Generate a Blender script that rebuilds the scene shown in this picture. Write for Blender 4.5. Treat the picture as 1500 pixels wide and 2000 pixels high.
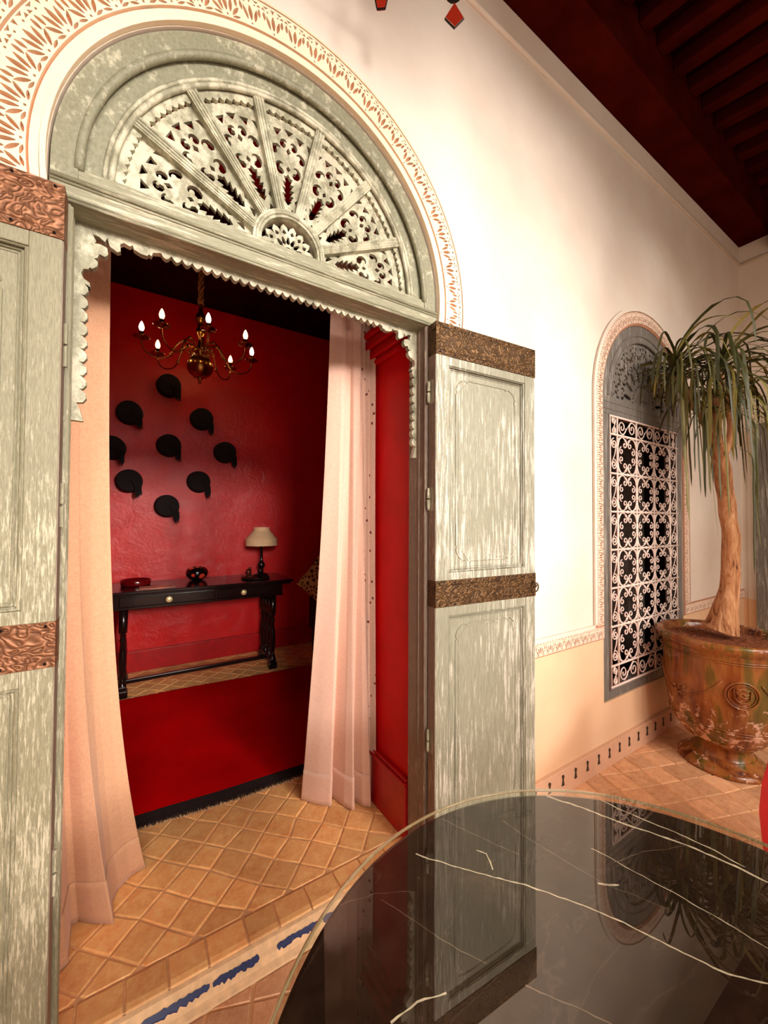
import bpy, bmesh, math, random
from math import sin, cos, pi, radians as R_, sqrt, atan2, tan
from mathutils import Vector, Matrix
from mathutils.geometry import tessellate_polygon
random.seed(7)
C = bpy.context.scene.collection
for o in list(bpy.data.objects): bpy.data.objects.remove(o)

# ------------------------------------------------------------ camera
YAW, PIT, ROL, FPX = 0.56684, 0.019865, 0.005015, 767.0
EYE = Vector((0, 0, 1.35))
fw = Vector((sin(YAW)*cos(PIT), cos(YAW)*cos(PIT), sin(PIT)))
rt0 = Vector((cos(YAW), -sin(YAW), 0)); up0 = rt0.cross(fw)
rt = rt0*cos(ROL) + up0*sin(ROL); up = -rt0*sin(ROL) + up0*cos(ROL)
cam = bpy.data.cameras.new('camera'); co = bpy.data.objects.new('camera', cam); C.objects.link(co)
cam.sensor_fit = 'HORIZONTAL'; cam.sensor_width = 36; cam.lens = FPX/1500*36; cam.clip_start = 0.02
m = Matrix((( rt.x, up.x, -fw.x, EYE.x), (rt.y, up.y, -fw.y, EYE.y), (rt.z, up.z, -fw.z, EYE.z), (0, 0, 0, 1)))
co.matrix_world = m
bpy.context.scene.camera = co
# ------------------------------------------------------------ world, lights, exposure
w = bpy.data.worlds.new('sky'); bpy.context.scene.world = w; w.use_nodes = True
bg = w.node_tree.nodes['Background']; bg.inputs[0].default_value = (1.0, 0.84, 0.70, 1); bg.inputs[1].default_value = 1.4
def area(name, loc, look, size, sizey, power, col):
    l = bpy.data.lights.new(name, 'AREA'); l.shape = 'RECTANGLE'; l.size = size; l.size_y = sizey; l.energy = power; l.color = col
    o = bpy.data.objects.new(name, l); C.objects.link(o); o.location = loc
    o.rotation_euler = (Vector(look)-Vector(loc)).to_track_quat('-Z', 'Y').to_euler(); return o
area('court_key', (1.6, -3.2, 3.7), (1.4, 1.2, 2.0), .24, .24, 40, (1, .90, .80))
cb = area('court_bounce', (2.3, -6.0, 3.1), (0.1, 3.9, 1.15), 2.0, 1.0, 36, (1, .90, .82)); cb.data.spread = R_(34)
area('court_sky', (1.6, -4.8, 4.6), (1.5, .6, .3), 4.5, 2.6, 300, (1, .90, .80))
cl2 = area('added_fill_left', (-.9, -6.0, 3.0), (1.0, 3.8, 1.1), 1.2, 1.0, 18, (1, .90, .82)); cl2.data.spread = R_(34)  # fill light added to brighten the console's lamp end, no known source
def point(name, loc, power, col, r=.02):
    l = bpy.data.lights.new(name, 'POINT'); l.energy = power; l.color = col; l.shadow_soft_size = r
    o = bpy.data.objects.new(name, l); C.objects.link(o); o.location = loc; return o
vs = bpy.context.scene.view_settings
vs.view_transform = 'Standard'; vs.look = 'None'; vs.gamma = 1; vs.use_curve_mapping = False; vs.exposure = -0.22

# ------------------------------------------------------------ helpers
def tag(o, label=None, category=None, group=None, kind=None):
    if label: o['label'] = label
    if category: o['category'] = category
    if group: o['group'] = group
    if kind: o['kind'] = kind
    return o
def empty(name, loc=(0, 0, 0), rz=0, **k):
    o = bpy.data.objects.new(name, None); C.objects.link(o); o.location = loc; o.rotation_euler = (0, 0, rz)
    o.empty_display_size = .1
    return tag(o, **k)
def obj(name, bm, mat, parent=None, smooth=False, bevel=0, **k):
    if isinstance(bm, bmesh.types.BMesh):
        me = bpy.data.meshes.new(name); bm.normal_update(); bm.to_mesh(me); bm.free()
    else: me = bm
    if not me.materials:
        for q in (mat if isinstance(mat, (list, tuple)) else [mat]): me.materials.append(q)
    if smooth:
        for p in me.polygons: p.use_smooth = True
    o = bpy.data.objects.new(name, me); C.objects.link(o)
    if parent: o.parent = parent
    if bevel:
        b = o.modifiers.new('bevel', 'BEVEL'); b.width = bevel; b.segments = 2; b.limit_method = 'ANGLE'
    return tag(o, **k)
def B(): return bmesh.new()
def box(bm, x0, x1, y0, y1, z0, z1, M=None):
    co_ = [(x, y, z) for x in (x0, x1) for y in (y0, y1) for z in (z0, z1)]
    v = [bm.verts.new(M @ Vector(c) if M else c) for c in co_]
    for f in ((0, 1, 3, 2), (4, 6, 7, 5), (0, 4, 5, 1), (2, 3, 7, 6), (0, 2, 6, 4), (1, 5, 7, 3)):
        bm.faces.new([v[i] for i in f])
    return bm
def plate(bm, outer, holes, y0, y1):
    """vertical plate in the x-z plane from y0 (front) to y1 (back) with real holes"""
    loops = [[Vector((p[0], p[1], 0)) for p in outer]] + [[Vector((p[0], p[1], 0)) for p in h] for h in holes]
    tris = tessellate_polygon(loops)
    flat = [p for l in loops for p in l]
    f = [bm.verts.new((p.x, y0, p.y)) for p in flat]; b = [bm.verts.new((p.x, y1, p.y)) for p in flat]
    for t in tris:
        a, c, d = flat[t[0]], flat[t[1]], flat[t[2]]
        ar = (c.x-a.x)*(d.y-a.y)-(c.y-a.y)*(d.x-a.x)
        if abs(ar) < 1e-12: continue
        tt = t if ar > 0 else t[::-1]
        try: bm.faces.new([f[i] for i in tt]); bm.faces.new([b[i] for i in tt[::-1]])
        except ValueError: pass
    k = 0
    for li, l in enumerate(loops):
        n = len(l); ar = sum(l[i].x*l[(i+1) % n].y-l[(i+1) % n].x*l[i].y for i in range(n))
        ccw = (ar > 0) == (li == 0)
        for i in range(n):
            a, c = k+i, k+(i+1) % n
            q = [f[a], b[a], b[c], f[c]] if ccw else [f[c], b[c], b[a], f[a]]
            bm.faces.new(q)
        k += n
    return bm
def arc(cx, cz, r, a0, a1, n): return [(cx+r*cos(R_(a0+(a1-a0)*i/n)), cz+r*sin(R_(a0+(a1-a0)*i/n))) for i in range(n+1)]
def frame_of(d, ref=None):
    d = d.normalized(); a = ref or (Vector((0, 0, 1)) if abs(d.z) < .9 else Vector((1, 0, 0)))
    s = d.cross(a).normalized(); return s, s.cross(d).normalized()
def tube(bm, pts, r, seg=6, cap=True, closed=False):
    pts = [Vector(p) for p in pts]; n = len(pts); rings = []
    rr = r if isinstance(r, (list, tuple)) else [r]*n; ps = None
    for i, p in enumerate(pts):
        d = (pts[(i+1) % n]-pts[i-1]) if closed else (pts[min(i+1, n-1)]-pts[max(i-1, 0)])
        if d.length < 1e-9: d = Vector((0, 0, 1))
        d.normalize()
        if ps is None: s, t = frame_of(d)
        else:
            s = (ps-d*ps.dot(d))
            s = s.normalized() if s.length > 1e-6 else frame_of(d)[0]
            t = s.cross(d)
        ps = s
        rings.append([bm.verts.new(p+(s*cos(2*pi*k/seg)+t*sin(2*pi*k/seg))*rr[i]) for k in range(seg)])
    for i in range(n if closed else n-1):
        a, b = rings[i], rings[(i+1) % n]
        for k in range(seg): bm.faces.new((a[k], a[(k+1) % seg], b[(k+1) % seg], b[k]))
    if cap and not closed:
        bm.faces.new(rings[0][::-1]); bm.faces.new(rings[-1])
    return bm
def lathe(bm, prof, cx=0, cy=0, cz=0, seg=32, mod=None):
    rings = []
    for r, z in prof:
        if r < 1e-5: rings.append([bm.verts.new((cx, cy, cz+z))]); continue
        rings.append([bm.verts.new((cx+r*cos(2*pi*k/seg), cy+r*sin(2*pi*k/seg), cz+z)) for k in range(seg)])
    for a, b in zip(rings, rings[1:]):
        for k in range(seg):
            k2 = (k+1) % seg
            if len(a) == 1 and len(b) == 1: continue
            if len(a) == 1: bm.faces.new((a[0], b[k2], b[k]))
            elif len(b) == 1: bm.faces.new((a[k], a[k2], b[0]))
            else: bm.faces.new((a[k], a[k2], b[k2], b[k]))
    return bm
def sphere(bm, c, r, seg=12, n=8, sx=1, sy=1, sz=1):
    M = Matrix.Translation(c) @ Matrix.Diagonal((sx, sy, sz, 1))
    bmesh.ops.create_uvsphere(bm, u_segments=seg, v_segments=n, radius=r, matrix=M); return bm
def proj(p):
    q = Vector(p)-EYE; z = q.dot(fw)
    if z < .05: return None
    return 750+FPX*q.dot(rt)/z, 1000-FPX*q.dot(up)/z
def ray(x, y): return fw*FPX + rt*(x-750) - up*(y-1000)
def near_axis(x, y, ax, ay):
    """the point of the line of sight that passes closest to a vertical axis (used once, to measure the tree's lean)"""
    d = ray(x, y); dh = Vector((d.x, d.y)); t = Vector((ax, ay)).dot(dh)/dh.dot(dh); return EYE+d*t

# ------------------------------------------------------------ materials
def lin(c): c /= 255; return c/12.92 if c <= .04045 else ((c+.055)/1.055)**2.4
def rgb(r, g, b): return (lin(r), lin(g), lin(b), 1)
class NT:
    def __init__(s, name):
        s.m = bpy.data.materials.new(name); s.m.use_nodes = True; s.t = s.m.node_tree; s.n = s.t.nodes; s.l = s.t.links
        s.b = s.n['Principled BSDF']; s.tc = s.n.new('ShaderNodeTexCoord'); s.geo = None
    def link(s, a, b): s.l.new(a, b)
    def mapping(s, scale=(1, 1, 1), rot=(0, 0, 0), world=False):
        mp = s.n.new('ShaderNodeMapping'); mp.inputs['Scale'].default_value = scale; mp.inputs['Rotation'].default_value = rot
        if world:
            g = s.n.new('ShaderNodeNewGeometry'); s.link(g.outputs['Position'], mp.inputs[0])
        else: s.link(s.tc.outputs['Object'], mp.inputs[0])
        return mp.outputs[0]
    def noise(s, scale, vec=None, detail=4, rough=.55, dist=0):
        n = s.n.new('ShaderNodeTexNoise'); n.inputs['Scale'].default_value = scale; n.inputs['Detail'].default_value = detail
        n.inputs['Roughness'].default_value = rough; n.inputs['Distortion'].default_value = dist
        s.link(vec if vec else s.mapping(world=True), n.inputs['Vector']); return n.outputs['Fac']
    def ramp(s, fac, stops):
        r = s.n.new('ShaderNodeValToRGB'); e = r.color_ramp.elements
        while len(e) < len(stops): e.new(.5)
        for q, (p, c) in zip(e, stops): q.position = p; q.color = c if len(c) == 4 else (*c, 1)
        s.link(fac, r.inputs[0]); return r.outputs[0]
    def mix(s, fac, a, b, mode='MIX'):
        x = s.n.new('ShaderNodeMix'); x.data_type = 'RGBA'; x.blend_type = mode
        for v, i in ((fac, 0), (a, 6), (b, 7)):
            if hasattr(v, 'is_output'): s.link(v, x.inputs[i])
            else: x.inputs[i].default_value = v
        return x.outputs[2]
    def math(s, op, a, b=0, clamp=False):
        x = s.n.new('ShaderNodeMath'); x.operation = op; x.use_clamp = clamp
        for v, i in ((a, 0), (b, 1)):
            if hasattr(v, 'is_output'): s.link(v, x.inputs[i])
            else: x.inputs[i].default_value = v
        return x.outputs[0]
    def bump(s, h, strength=.3, dist=.005):
        b = s.n.new('ShaderNodeBump'); b.inputs['Strength'].default_value = strength; b.inputs['Distance'].default_value = dist
        s.link(h, b.inputs['Height']); s.link(b.outputs[0], s.b.inputs['Normal'])
    def col(s, c):
        if hasattr(c, 'is_output'): s.link(c, s.b.inputs['Base Color'])
        else: s.b.inputs['Base Color'].default_value = c
    def set(s, **k):
        for a, v in k.items(): s.b.inputs[a.replace('_', ' ')].default_value = v
        return s
def simple(name, c, rough=.6, metal=0, var=.12, nscale=18, bump=0, bscale=60, **k):
    t = NT(name); n = t.noise(nscale)
    d = tuple(v*(1-var) for v in c[:3])+(1,); l = tuple(min(1, v*(1+var)) for v in c[:3])+(1,)
    t.col(t.ramp(n, [(.3, d), (.7, l)])); t.set(Roughness=rough, Metallic=metal, **k)
    if bump: t.bump(t.noise(bscale), bump, .003)
    return t.m
def m_plaster():
    t = NT('lime_plaster'); g = t.n.new('ShaderNodeNewGeometry'); sp = t.n.new('ShaderNodeSeparateXYZ'); t.link(g.outputs['Position'], sp.inputs[0])
    n = t.noise(2.2, detail=5); n2 = t.noise(14)
    up_ = t.ramp(n, [(.3, rgb(230, 213, 196)), (.7, rgb(243, 232, 218))])
    lo = t.ramp(n, [(.3, rgb(232, 190, 150)), (.7, rgb(243, 208, 170))])
    f = t.math('GREATER_THAN', t.math('ADD', sp.outputs['Z'], t.math('MULTIPLY', n2, .004)), .703)
    t.col(t.mix(f, lo, up_)); t.set(Roughness=.75); t.bump(t.noise(9, detail=6), .25, .006); return t.m
def m_sage(name, a=(158, 152, 124), b=(222, 215, 190), amount=.55, rot=(0, 0, 0), scale=(38, 38, 3.2), base2=(128, 122, 98)):
    t = NT(name); v = t.mapping(scale, rot, world=True)
    s = t.noise(1.6, v, 6, .7); s2 = t.noise(2.4, None, 3); fine = t.noise(90, None, 4, .7)
    base = t.mix(t.ramp(t.noise(5, v), [(.35, (0, 0, 0, 1)), (.65, (1, 1, 1, 1))]), rgb(*base2), rgb(*a))
    k = t.math('MULTIPLY', s, t.math('ADD', t.math('MULTIPLY', s2, .8), .6))
    k = t.math('ADD', k, t.math('MULTIPLY', fine, .12))
    c = t.ramp(k, [(amount, (0, 0, 0, 1)), (amount+.13, (1, 1, 1, 1))])
    t.col(t.mix(c, base, rgb(*b))); t.set(Roughness=.55)
    t.bump(t.math('ADD', s, t.math('MULTIPLY', fine, .5)), .35, .004); return t.m
def m_metal_band(name, a, b, rough=.42):
    t = NT(name)
    vo = t.n.new('ShaderNodeTexVoronoi'); vo.feature = 'SMOOTH_F1'; vo.inputs['Scale'].default_value = 44
    mp = t.mapping((1, 1, 1.3), world=True)
    nz = t.n.new('ShaderNodeTexNoise'); nz.inputs['Scale'].default_value = 14; t.link(mp, nz.inputs['Vector'])
    add = t.n.new('ShaderNodeVectorMath'); add.operation = 'MULTIPLY_ADD'; t.link(nz.outputs['Color'], add.inputs[0]); add.inputs[1].default_value = (.08, .08, .08); t.link(mp, add.inputs[2])
    t.link(add.outputs[0], vo.inputs['Vector'])
    wv = t.math('SINE', t.math('MULTIPLY', vo.outputs['Distance'], 26))
    wv = t.math('ADD', t.math('MULTIPLY', wv, .5), .5)
    k = t.math('ADD', t.math('MULTIPLY', wv, .45), t.math('MULTIPLY', t.noise(30), .55))
    t.col(t.ramp(k, [(.3, rgb(*a)), (.72, rgb(*b))])); t.set(Roughness=rough, Metallic=.55)
    t.bump(wv, .5, .004); return t.m
def m_tadelakt():
    t = NT('red_tadelakt'); n = t.noise(2.2, detail=8, rough=.65, dist=.6); n2 = t.noise(7, detail=8, rough=.7, dist=1.2)
    t.col(t.mix(t.math('MULTIPLY', n2, .5), t.ramp(n, [(.3, rgb(196, 0, 6)), (.7, rgb(232, 4, 12))]), rgb(176, 14, 8)))
    t.set(Roughness=.36); t.b.inputs['Specular IOR Level'].default_value = .5
    t.bump(t.math('ADD', n2, t.math('MULTIPLY', t.noise(34, detail=5), .3)), .34, .02); return t.m
def m_linen(name, a, b):
    t = NT(name); v1 = t.mapping((900, 900, 60), world=True); v2 = t.mapping((60, 60, 900), world=True)
    k = t.math('ADD', t.math('MULTIPLY', t.noise(1, v1, 2), .5), t.math('MULTIPLY', t.noise(1, v2, 2), .5))
    t.col(t.ramp(k, [(.35, rgb(*a)), (.62, rgb(*b))])); t.set(Roughness=.95); t.b.inputs['Sheen Weight'].default_value = .2
    t.bump(k, .15, .001); return t
def m_tile(name, a, b, rough=.55):
    t = NT(name); oi = t.n.new('ShaderNodeObjectInfo'); n = t.noise(26, detail=7, rough=.75); n2 = t.noise(5.5, detail=5)
    c = t.mix(n2, rgb(*a), rgb(*b)); c = t.mix(t.ramp(n, [(.35, (0, 0, 0, 1)), (.7, (1, 1, 1, 1))]), c, tuple(min(1, v*1.35) for v in rgb(*b)[:3])+(1,))
    hv = t.n.new('ShaderNodeHueSaturation'); t.link(c, hv.inputs['Color']); t.link(t.math('ADD', t.math('MULTIPLY', oi.outputs['Random'], .34), .82), hv.inputs['Value'])
    t.col(hv.outputs[0]); t.set(Roughness=rough); t.bump(t.noise(40, detail=5), .3, .003); return t.m
def m_marble():
    t = NT('black_marble'); n = t.noise(9, detail=8, rough=.7, dist=.5); n2 = t.noise(60, detail=4, rough=.7)
    c = t.ramp(n, [(.35, rgb(30, 18, 14)), (.60, rgb(52, 35, 28)), (.72, rgb(74, 54, 44))])
    sp = t.ramp(t.noise(38, detail=5, rough=.75), [(.66, (0, 0, 0, 1)), (.74, (1, 1, 1, 1))])
    wv = t.noise(2.6, t.mapping((1, 3.2, 1), (0, 0, .75), world=True), 6, .5, .6)
    th = t.math('ABSOLUTE', t.math('SUBTRACT', wv, .5)); th = t.ramp(th, [(0, (.55, .55, .55, 1)), (.006, (0, 0, 0, 1))])
    c = t.mix(sp, c, rgb(96, 76, 66)); c = t.mix(th, c, rgb(84, 66, 58))
    t.col(c); t.set(Roughness=.25, Specular_IOR_Level=.15); return t.m
def m_pot():
    t = NT('treacle_glaze'); v = t.mapping((1, 1, .16), world=True)
    st = t.noise(11, v, 4, .6, .3); n = t.noise(5, detail=6); ch = t.noise(26, detail=7, rough=.72, dist=.8)
    c = t.ramp(st, [(.30, rgb(76, 36, 20)), (.42, rgb(146, 82, 42)), (.50, rgb(172, 108, 54)), (.56, rgb(122, 96, 38)), (.7, rgb(84, 74, 28))])
    c = t.mix(t.ramp(n, [(.4, (0, 0, 0, 1)), (.7, (.5, .5, .5, 1))]), c, rgb(86, 42, 18))
    g = t.n.new('ShaderNodeNewGeometry'); s = t.n.new('ShaderNodeSeparateXYZ'); t.link(g.outputs['Position'], s.inputs[0])
    band = t.ramp(s.outputs['Z'], [(.0, (.10, .10, .10, 1)), (.10, (.02, .02, .02, 1)), (.19, (.16, .16, .16, 1)), (.36, (.10, .10, .10, 1)), (.44, (0, 0, 0, 1)), (.66, (0, 0, 0, 1)), (.70, (.06, .06, .06, 1))])
    k = t.ramp(t.math('ADD', ch, band), [(.66, (0, 0, 0, 1)), (.70, (1, 1, 1, 1))])
    t.col(t.mix(k, c, rgb(222, 178, 150))); r = t.math('ADD', t.math('MULTIPLY', k, .5), .16); t.link(r, t.b.inputs['Roughness'])
    t.bump(t.math('SUBTRACT', t.math('MULTIPLY', t.noise(18), .4), k), .35, .004); return t.m
def m_emit(name, c, s):
    t = NT(name); t.set(Emission_Strength=s); t.b.inputs['Emission Color'].default_value = c; t.col(c); return t.m
M = dict(
    plaster=m_plaster(),
    stucco=simple('carved_stucco', rgb(250, 226, 196), .8, var=.05, bump=.2),
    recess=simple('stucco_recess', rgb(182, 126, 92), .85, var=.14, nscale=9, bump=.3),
    stucco2=simple('stucco_window', rgb(240, 212, 190), .8, var=.06, bump=.2),
    sage=m_sage('sage_paint_worn', a=(150, 146, 120), b=(198, 192, 167), amount=.57, base2=(126, 122, 98), scale=(130, 130, 12)), sagearch=m_sage('sage_paint_arch', a=(142, 141, 117), b=(188, 184, 160), amount=.6, base2=(124, 124, 101), scale=(26, 26, 20)), sageh=m_sage('sage_paint_rail', a=(150, 148, 123), b=(196, 190, 166), base2=(128, 126, 102), scale=(5, 60, 60), amount=.58),
    sageleaf=m_sage('sage_paint_chalky', a=(146, 144, 124), b=(202, 197, 182), amount=.57, base2=(122, 120, 101), scale=(70, 70, 4.5)),
    sagedark=m_sage('sage_paint_edge', a=(146, 128, 112), b=(190, 174, 154), amount=.66, base2=(120, 104, 90), scale=(60, 60, 6)),
    fret=m_sage('sage_paint_fretwork', a=(160, 158, 134), b=(202, 198, 174), amount=.5, base2=(134, 132, 108), scale=(12, 12, 9)),
    grey=m_sage('grey_paint_window', a=(128, 122, 114), b=(168, 162, 152), amount=.6, base2=(104, 98, 92)),
    band=m_metal_band('aged_brass_band', (62, 42, 22), (110, 80, 46), .5),
    bandred=m_metal_band('reddish_copper_band', (112, 74, 50), (152, 104, 74), .5),
    red=m_tadelakt(), redmat=simple('red_reveal_lime', rgb(200, 0, 8), .5, var=.14, nscale=4, Specular_IOR_Level=0.2), redplain=simple('red_skirting', rgb(176, 2, 8), .4, var=.15),
    tile=m_tile('terracotta_tile', (222, 140, 74), (244, 182, 120)), tile2=m_tile('terracotta_tile_pale', (208, 142, 100), (236, 180, 138), .5),
    grout=simple('grout', rgb(226, 176, 126), .9, var=.2, bump=.3), limeedge=simple('lime_edge', rgb(236, 196, 150), .85, var=.14, nscale=40, bump=.5),
    blue=simple('cobalt_glaze', rgb(34, 44, 92), .35, var=.25, nscale=60), green=simple('dark_green_glaze', rgb(48, 46, 34), .3, var=.2),
    border=simple('pinkish_skirting', rgb(226, 182, 150), .7, var=.06),
    marble=m_marble(), vein=simple('white_vein', rgb(226, 208, 190), .2, var=.2, nscale=70),
    brass=simple('brass', rgb(176, 120, 60), .25, 1, var=.2), iron=simple('black_iron', rgb(26, 14, 10), .45, .6),
    ebony=simple('ebonised_wood', rgb(26, 14, 12), .18, var=.3, bump=.05), darkwood=simple('dark_ceiling_wood', rgb(66, 14, 8), .9, var=.3, nscale=6, Specular_IOR_Level=0.0),
    board=simple('ceiling_board', rgb(40, 4, 3), .9, var=.3, nscale=6, Specular_IOR_Level=0.0),
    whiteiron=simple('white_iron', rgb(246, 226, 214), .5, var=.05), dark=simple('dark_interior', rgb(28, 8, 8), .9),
    rug=simple('red_wool', rgb(200, 0, 4), .97, var=.16, nscale=3, bump=.3, bscale=320, Specular_IOR_Level=0.05), fringe=simple('black_wool', rgb(36, 18, 16), .98, var=.3, nscale=90, bump=.8, bscale=300),
    bark=None, leaf=None, soil=simple('potting_soil', rgb(140, 78, 44), .95, var=.4, nscale=60, bump=1, bscale=90),
    pot=m_pot(), shade=simple('cream_shade', rgb(232, 196, 150), .8, var=.05), felt=simple('black_felt', rgb(20, 9, 9), .95, var=.15, nscale=40),
    vasem=None, cloth=simple('dark_upholstery', rgb(34, 8, 8), .85, var=.2), chair=simple('scarlet_fabric', rgb(214, 6, 34), .7, var=.05),
    rope=simple('hemp_rope', rgb(150, 96, 50), .85, var=.35, nscale=90), paper=simple('magazine_page', rgb(190, 120, 96), .5, var=.4, nscale=14),
    redglass=None)
t = m_linen('cream_linen', (198, 150, 116), (220, 174, 138)); M['linen'] = t.m
t = m_linen('blush_linen', (214, 172, 150), (234, 196, 176)); M['linen2'] = t.m
t = m_linen('floral_linen', (208, 170, 150), (232, 200, 180))
vo = t.n.new('ShaderNodeTexVoronoi'); vo.inputs['Scale'].default_value = 26; t.link(t.mapping(world=True), vo.inputs['Vector'])
src = t.b.inputs['Base Color'].links[0].from_socket
t.col(t.mix(t.ramp(t.math('ADD', vo.outputs['Distance'], t.math('MULTIPLY', t.noise(60), .3)), [(.30, (1, 1, 1, 1)), (.34, (0, 0, 0, 1))]), src, rgb(110, 46, 38))); M['floral'] = t.m
t = NT('bark'); v = t.mapping((1, 1, .18), world=True); n = t.noise(34, v, 8, .7, 1.2)
t.col(t.ramp(n, [(.36, rgb(112, 60, 32)), (.47, rgb(196, 132, 86)), (.66, rgb(236, 184, 136))])); t.set(Roughness=.9); t.bump(n, .9, .012); M['bark'] = t.m
t = NT('strap_leaf'); oi = t.n.new('ShaderNodeObjectInfo')
t.col(t.ramp(oi.outputs['Random'], [(0, rgb(56, 58, 26)), (.5, rgb(86, 84, 36)), (.8, rgb(122, 112, 48)), (1, rgb(160, 142, 72))])); t.set(Roughness=.5); M['leaf'] = t.m
t = NT('spotted_glass'); vo = t.n.new('ShaderNodeTexVoronoi'); vo.inputs['Scale'].default_value = 13; vo.inputs['Randomness'].default_value = .5; t.link(t.mapping(world=True), vo.inputs['Vector'])
t.col(t.ramp(vo.outputs['Distance'], [(.30, rgb(205, 60, 40)), (.34, rgb(16, 6, 6))])); t.set(Roughness=.08); M['vasem'] = t.m
t = NT('red_glass'); t.col((.75, .05, .02, 1)); t.set(Roughness=.05, Transmission_Weight=.75, IOR=1.3); M['redglass'] = t.m
t = NT('woven_cushion'); vo = t.n.new('ShaderNodeTexVoronoi'); vo.feature = 'DISTANCE_TO_EDGE'; vo.inputs['Scale'].default_value = 32; t.link(t.mapping(world=True), vo.inputs['Vector'])
t.col(t.ramp(vo.outputs['Distance'], [(.10, rgb(214, 160, 96)), (.2, rgb(84, 40, 18))])); t.set(Roughness=.9); M['cushion'] = t.m
t = NT('clear_glass'); t.n.remove(t.b); out = t.n['Material Output']; gl = t.n.new('ShaderNodeBsdfGlossy'); gl.inputs['Roughness'].default_value = .0; gl.inputs[0].default_value = (1, .93, .86, 1)
tr = t.n.new('ShaderNodeBsdfTransparent'); fr = t.n.new('ShaderNodeFresnel'); fr.inputs[0].default_value = 1.9; mx = t.n.new('ShaderNodeMixShader')
tr.inputs[0].default_value = (.96, .97, .93, 1)
geo = t.n.new('ShaderNodeNewGeometry'); t.link(t.math('MULTIPLY', fr.outputs[0], t.math('SUBTRACT', 1.0, geo.outputs['Backfacing'])), mx.inputs[0]); t.link(tr.outputs[0], mx.inputs[1]); t.link(gl.outputs[0], mx.inputs[2]); t.link(mx.outputs[0], out.inputs[0]); M['glass'] = t.m
M['faint'] = simple('faint_vein', rgb(120, 96, 80), .3, var=.3, nscale=60)
M['bulb'] = m_emit('lit_bulb', (1, .58, .24, 1), 6)
M['bulbw'] = m_emit('lit_bulb_white', (1, .80, .66, 1), 7)

# ============================================================ SETTING
Y0 = 1.187
DX, DZ = .408, 2.2          # centre of the door arch
WX, WZ = 2.705, 2.055       # centre of the window arch
def arch_hole(cx, cz, r, z0, n=40): return [(cx-r, z0), (cx+r, z0)] + arc(cx, cz, r, 0, 180, n)
# facade: plaster skin with the doorway and the window cut out
outer = [(-2.2, 0), (DX-.592, 0)] + arc(DX, DZ, .592, 180, 0, 48) + [(DX+.592, 0), (4.39, 0), (4.39, 4.3), (-2.2, 4.3)]
bm = plate(B(), outer, [arch_hole(WX, WZ, .508, .345)], Y0, Y0+.11)
obj('wall_front', bm, M['plaster'], kind='structure', label='cream lime-plastered gallery wall holding the arched doorway and window', category='wall')
outer = [(-1.6, 0.0), (-.17, 0.0), (-.17, 2.86), (.957, 2.86), (.957, 0.0), (2.25, 0), (2.25, 4.3), (-1.6, 4.3)]
obj('wall_inner_front', plate(B(), outer, [], Y0+.112, 1.80), M['redmat'], kind='structure', label='deep red tadelakt thickness of the wall beside the right curtain', category='wall')
bm = B()
for z0, z1, d in ((2.075, 2.10, .02), (2.105, 2.14, .035), (2.145, 2.185, .05), (2.19, 2.22, .062)): box(bm, .957-d, .96, 1.36, 1.80, z0, z1)
obj('trim_1', bm, M['redmat'], kind='structure', bevel=.006, label='stepped red cornice at the head of the doorway reveal', category='trim')
bm = box(B(), .937, .957, 1.305, 1.80, .06, .27)
for z0, z1, d in ((.27, .285, .026), (.288, .30, .018)): box(bm, .957-d, .957, 1.305, 1.80, z0, z1)
obj('baseboard_reveal', bm, M['redplain'], kind='structure', bevel=.004, label='red skirting ledge along the right doorway reveal', category='baseboard')
# window recess: dark room behind it
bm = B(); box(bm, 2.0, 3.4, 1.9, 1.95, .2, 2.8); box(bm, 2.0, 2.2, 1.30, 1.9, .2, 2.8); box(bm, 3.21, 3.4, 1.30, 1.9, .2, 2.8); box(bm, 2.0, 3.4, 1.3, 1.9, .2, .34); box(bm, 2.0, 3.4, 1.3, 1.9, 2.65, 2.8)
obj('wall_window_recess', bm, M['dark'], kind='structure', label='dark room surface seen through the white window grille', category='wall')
# right wall with an arched doorway at its far left end
bm = B(); box(bm, 4.39, 4.6, -2.2, 1.3, 0, 4.3)
obj('wall_right', bm, M['plaster'], kind='structure', label='cream end wall of the gallery right of the tree', category='wall')
bm = B()
for k in range(18):
    a0, a1 = R_(k*10), R_(k*10+10)
    for (ra, rb, xx) in ((.44, .52, 4.375),):
        q = [Vector((xx, .63+ra*cos(a0), 1.98+ra*sin(a0))), Vector((xx, .63+rb*cos(a0), 1.98+rb*sin(a0))), Vector((xx, .63+rb*cos(a1), 1.98+rb*sin(a1))), Vector((xx, .63+ra*cos(a1), 1.98+ra*sin(a1)))]
        v = [bm.verts.new(p) for p in q]; v2 = [bm.verts.new(p+Vector((.015, 0, 0))) for p in q]
        bm.faces.new(v[::-1]); bm.faces.new((v[1], v[2], v2[2], v2[1])); bm.faces.new((v[0], v2[0], v2[3], v[3]))
box(bm, 4.375, 4.39, 1.07, 1.15, .0, 1.98)
obj('trim_2', bm, M['plaster'], kind='structure', label='raised plaster arch moulding on the end wall', category='trim')
d4 = empty('door_4', (4.36, .63, 0), kind='structure', label='weathered grey door frame at the right edge of the end wall', category='door')
obj('door_frame', box(box(box(B(), -.03, .02, .37, .46, 0, 2.16), -.03, .02, -.46, -.37, 0, 2.16), -.03, .02, -.37, .37, 2.06, 2.16), M['grey'], d4, bevel=.004)
obj('door_panel', box(B(), 0, .015, -.37, .37, 0.02, 2.06), M['grey'], d4)
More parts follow.
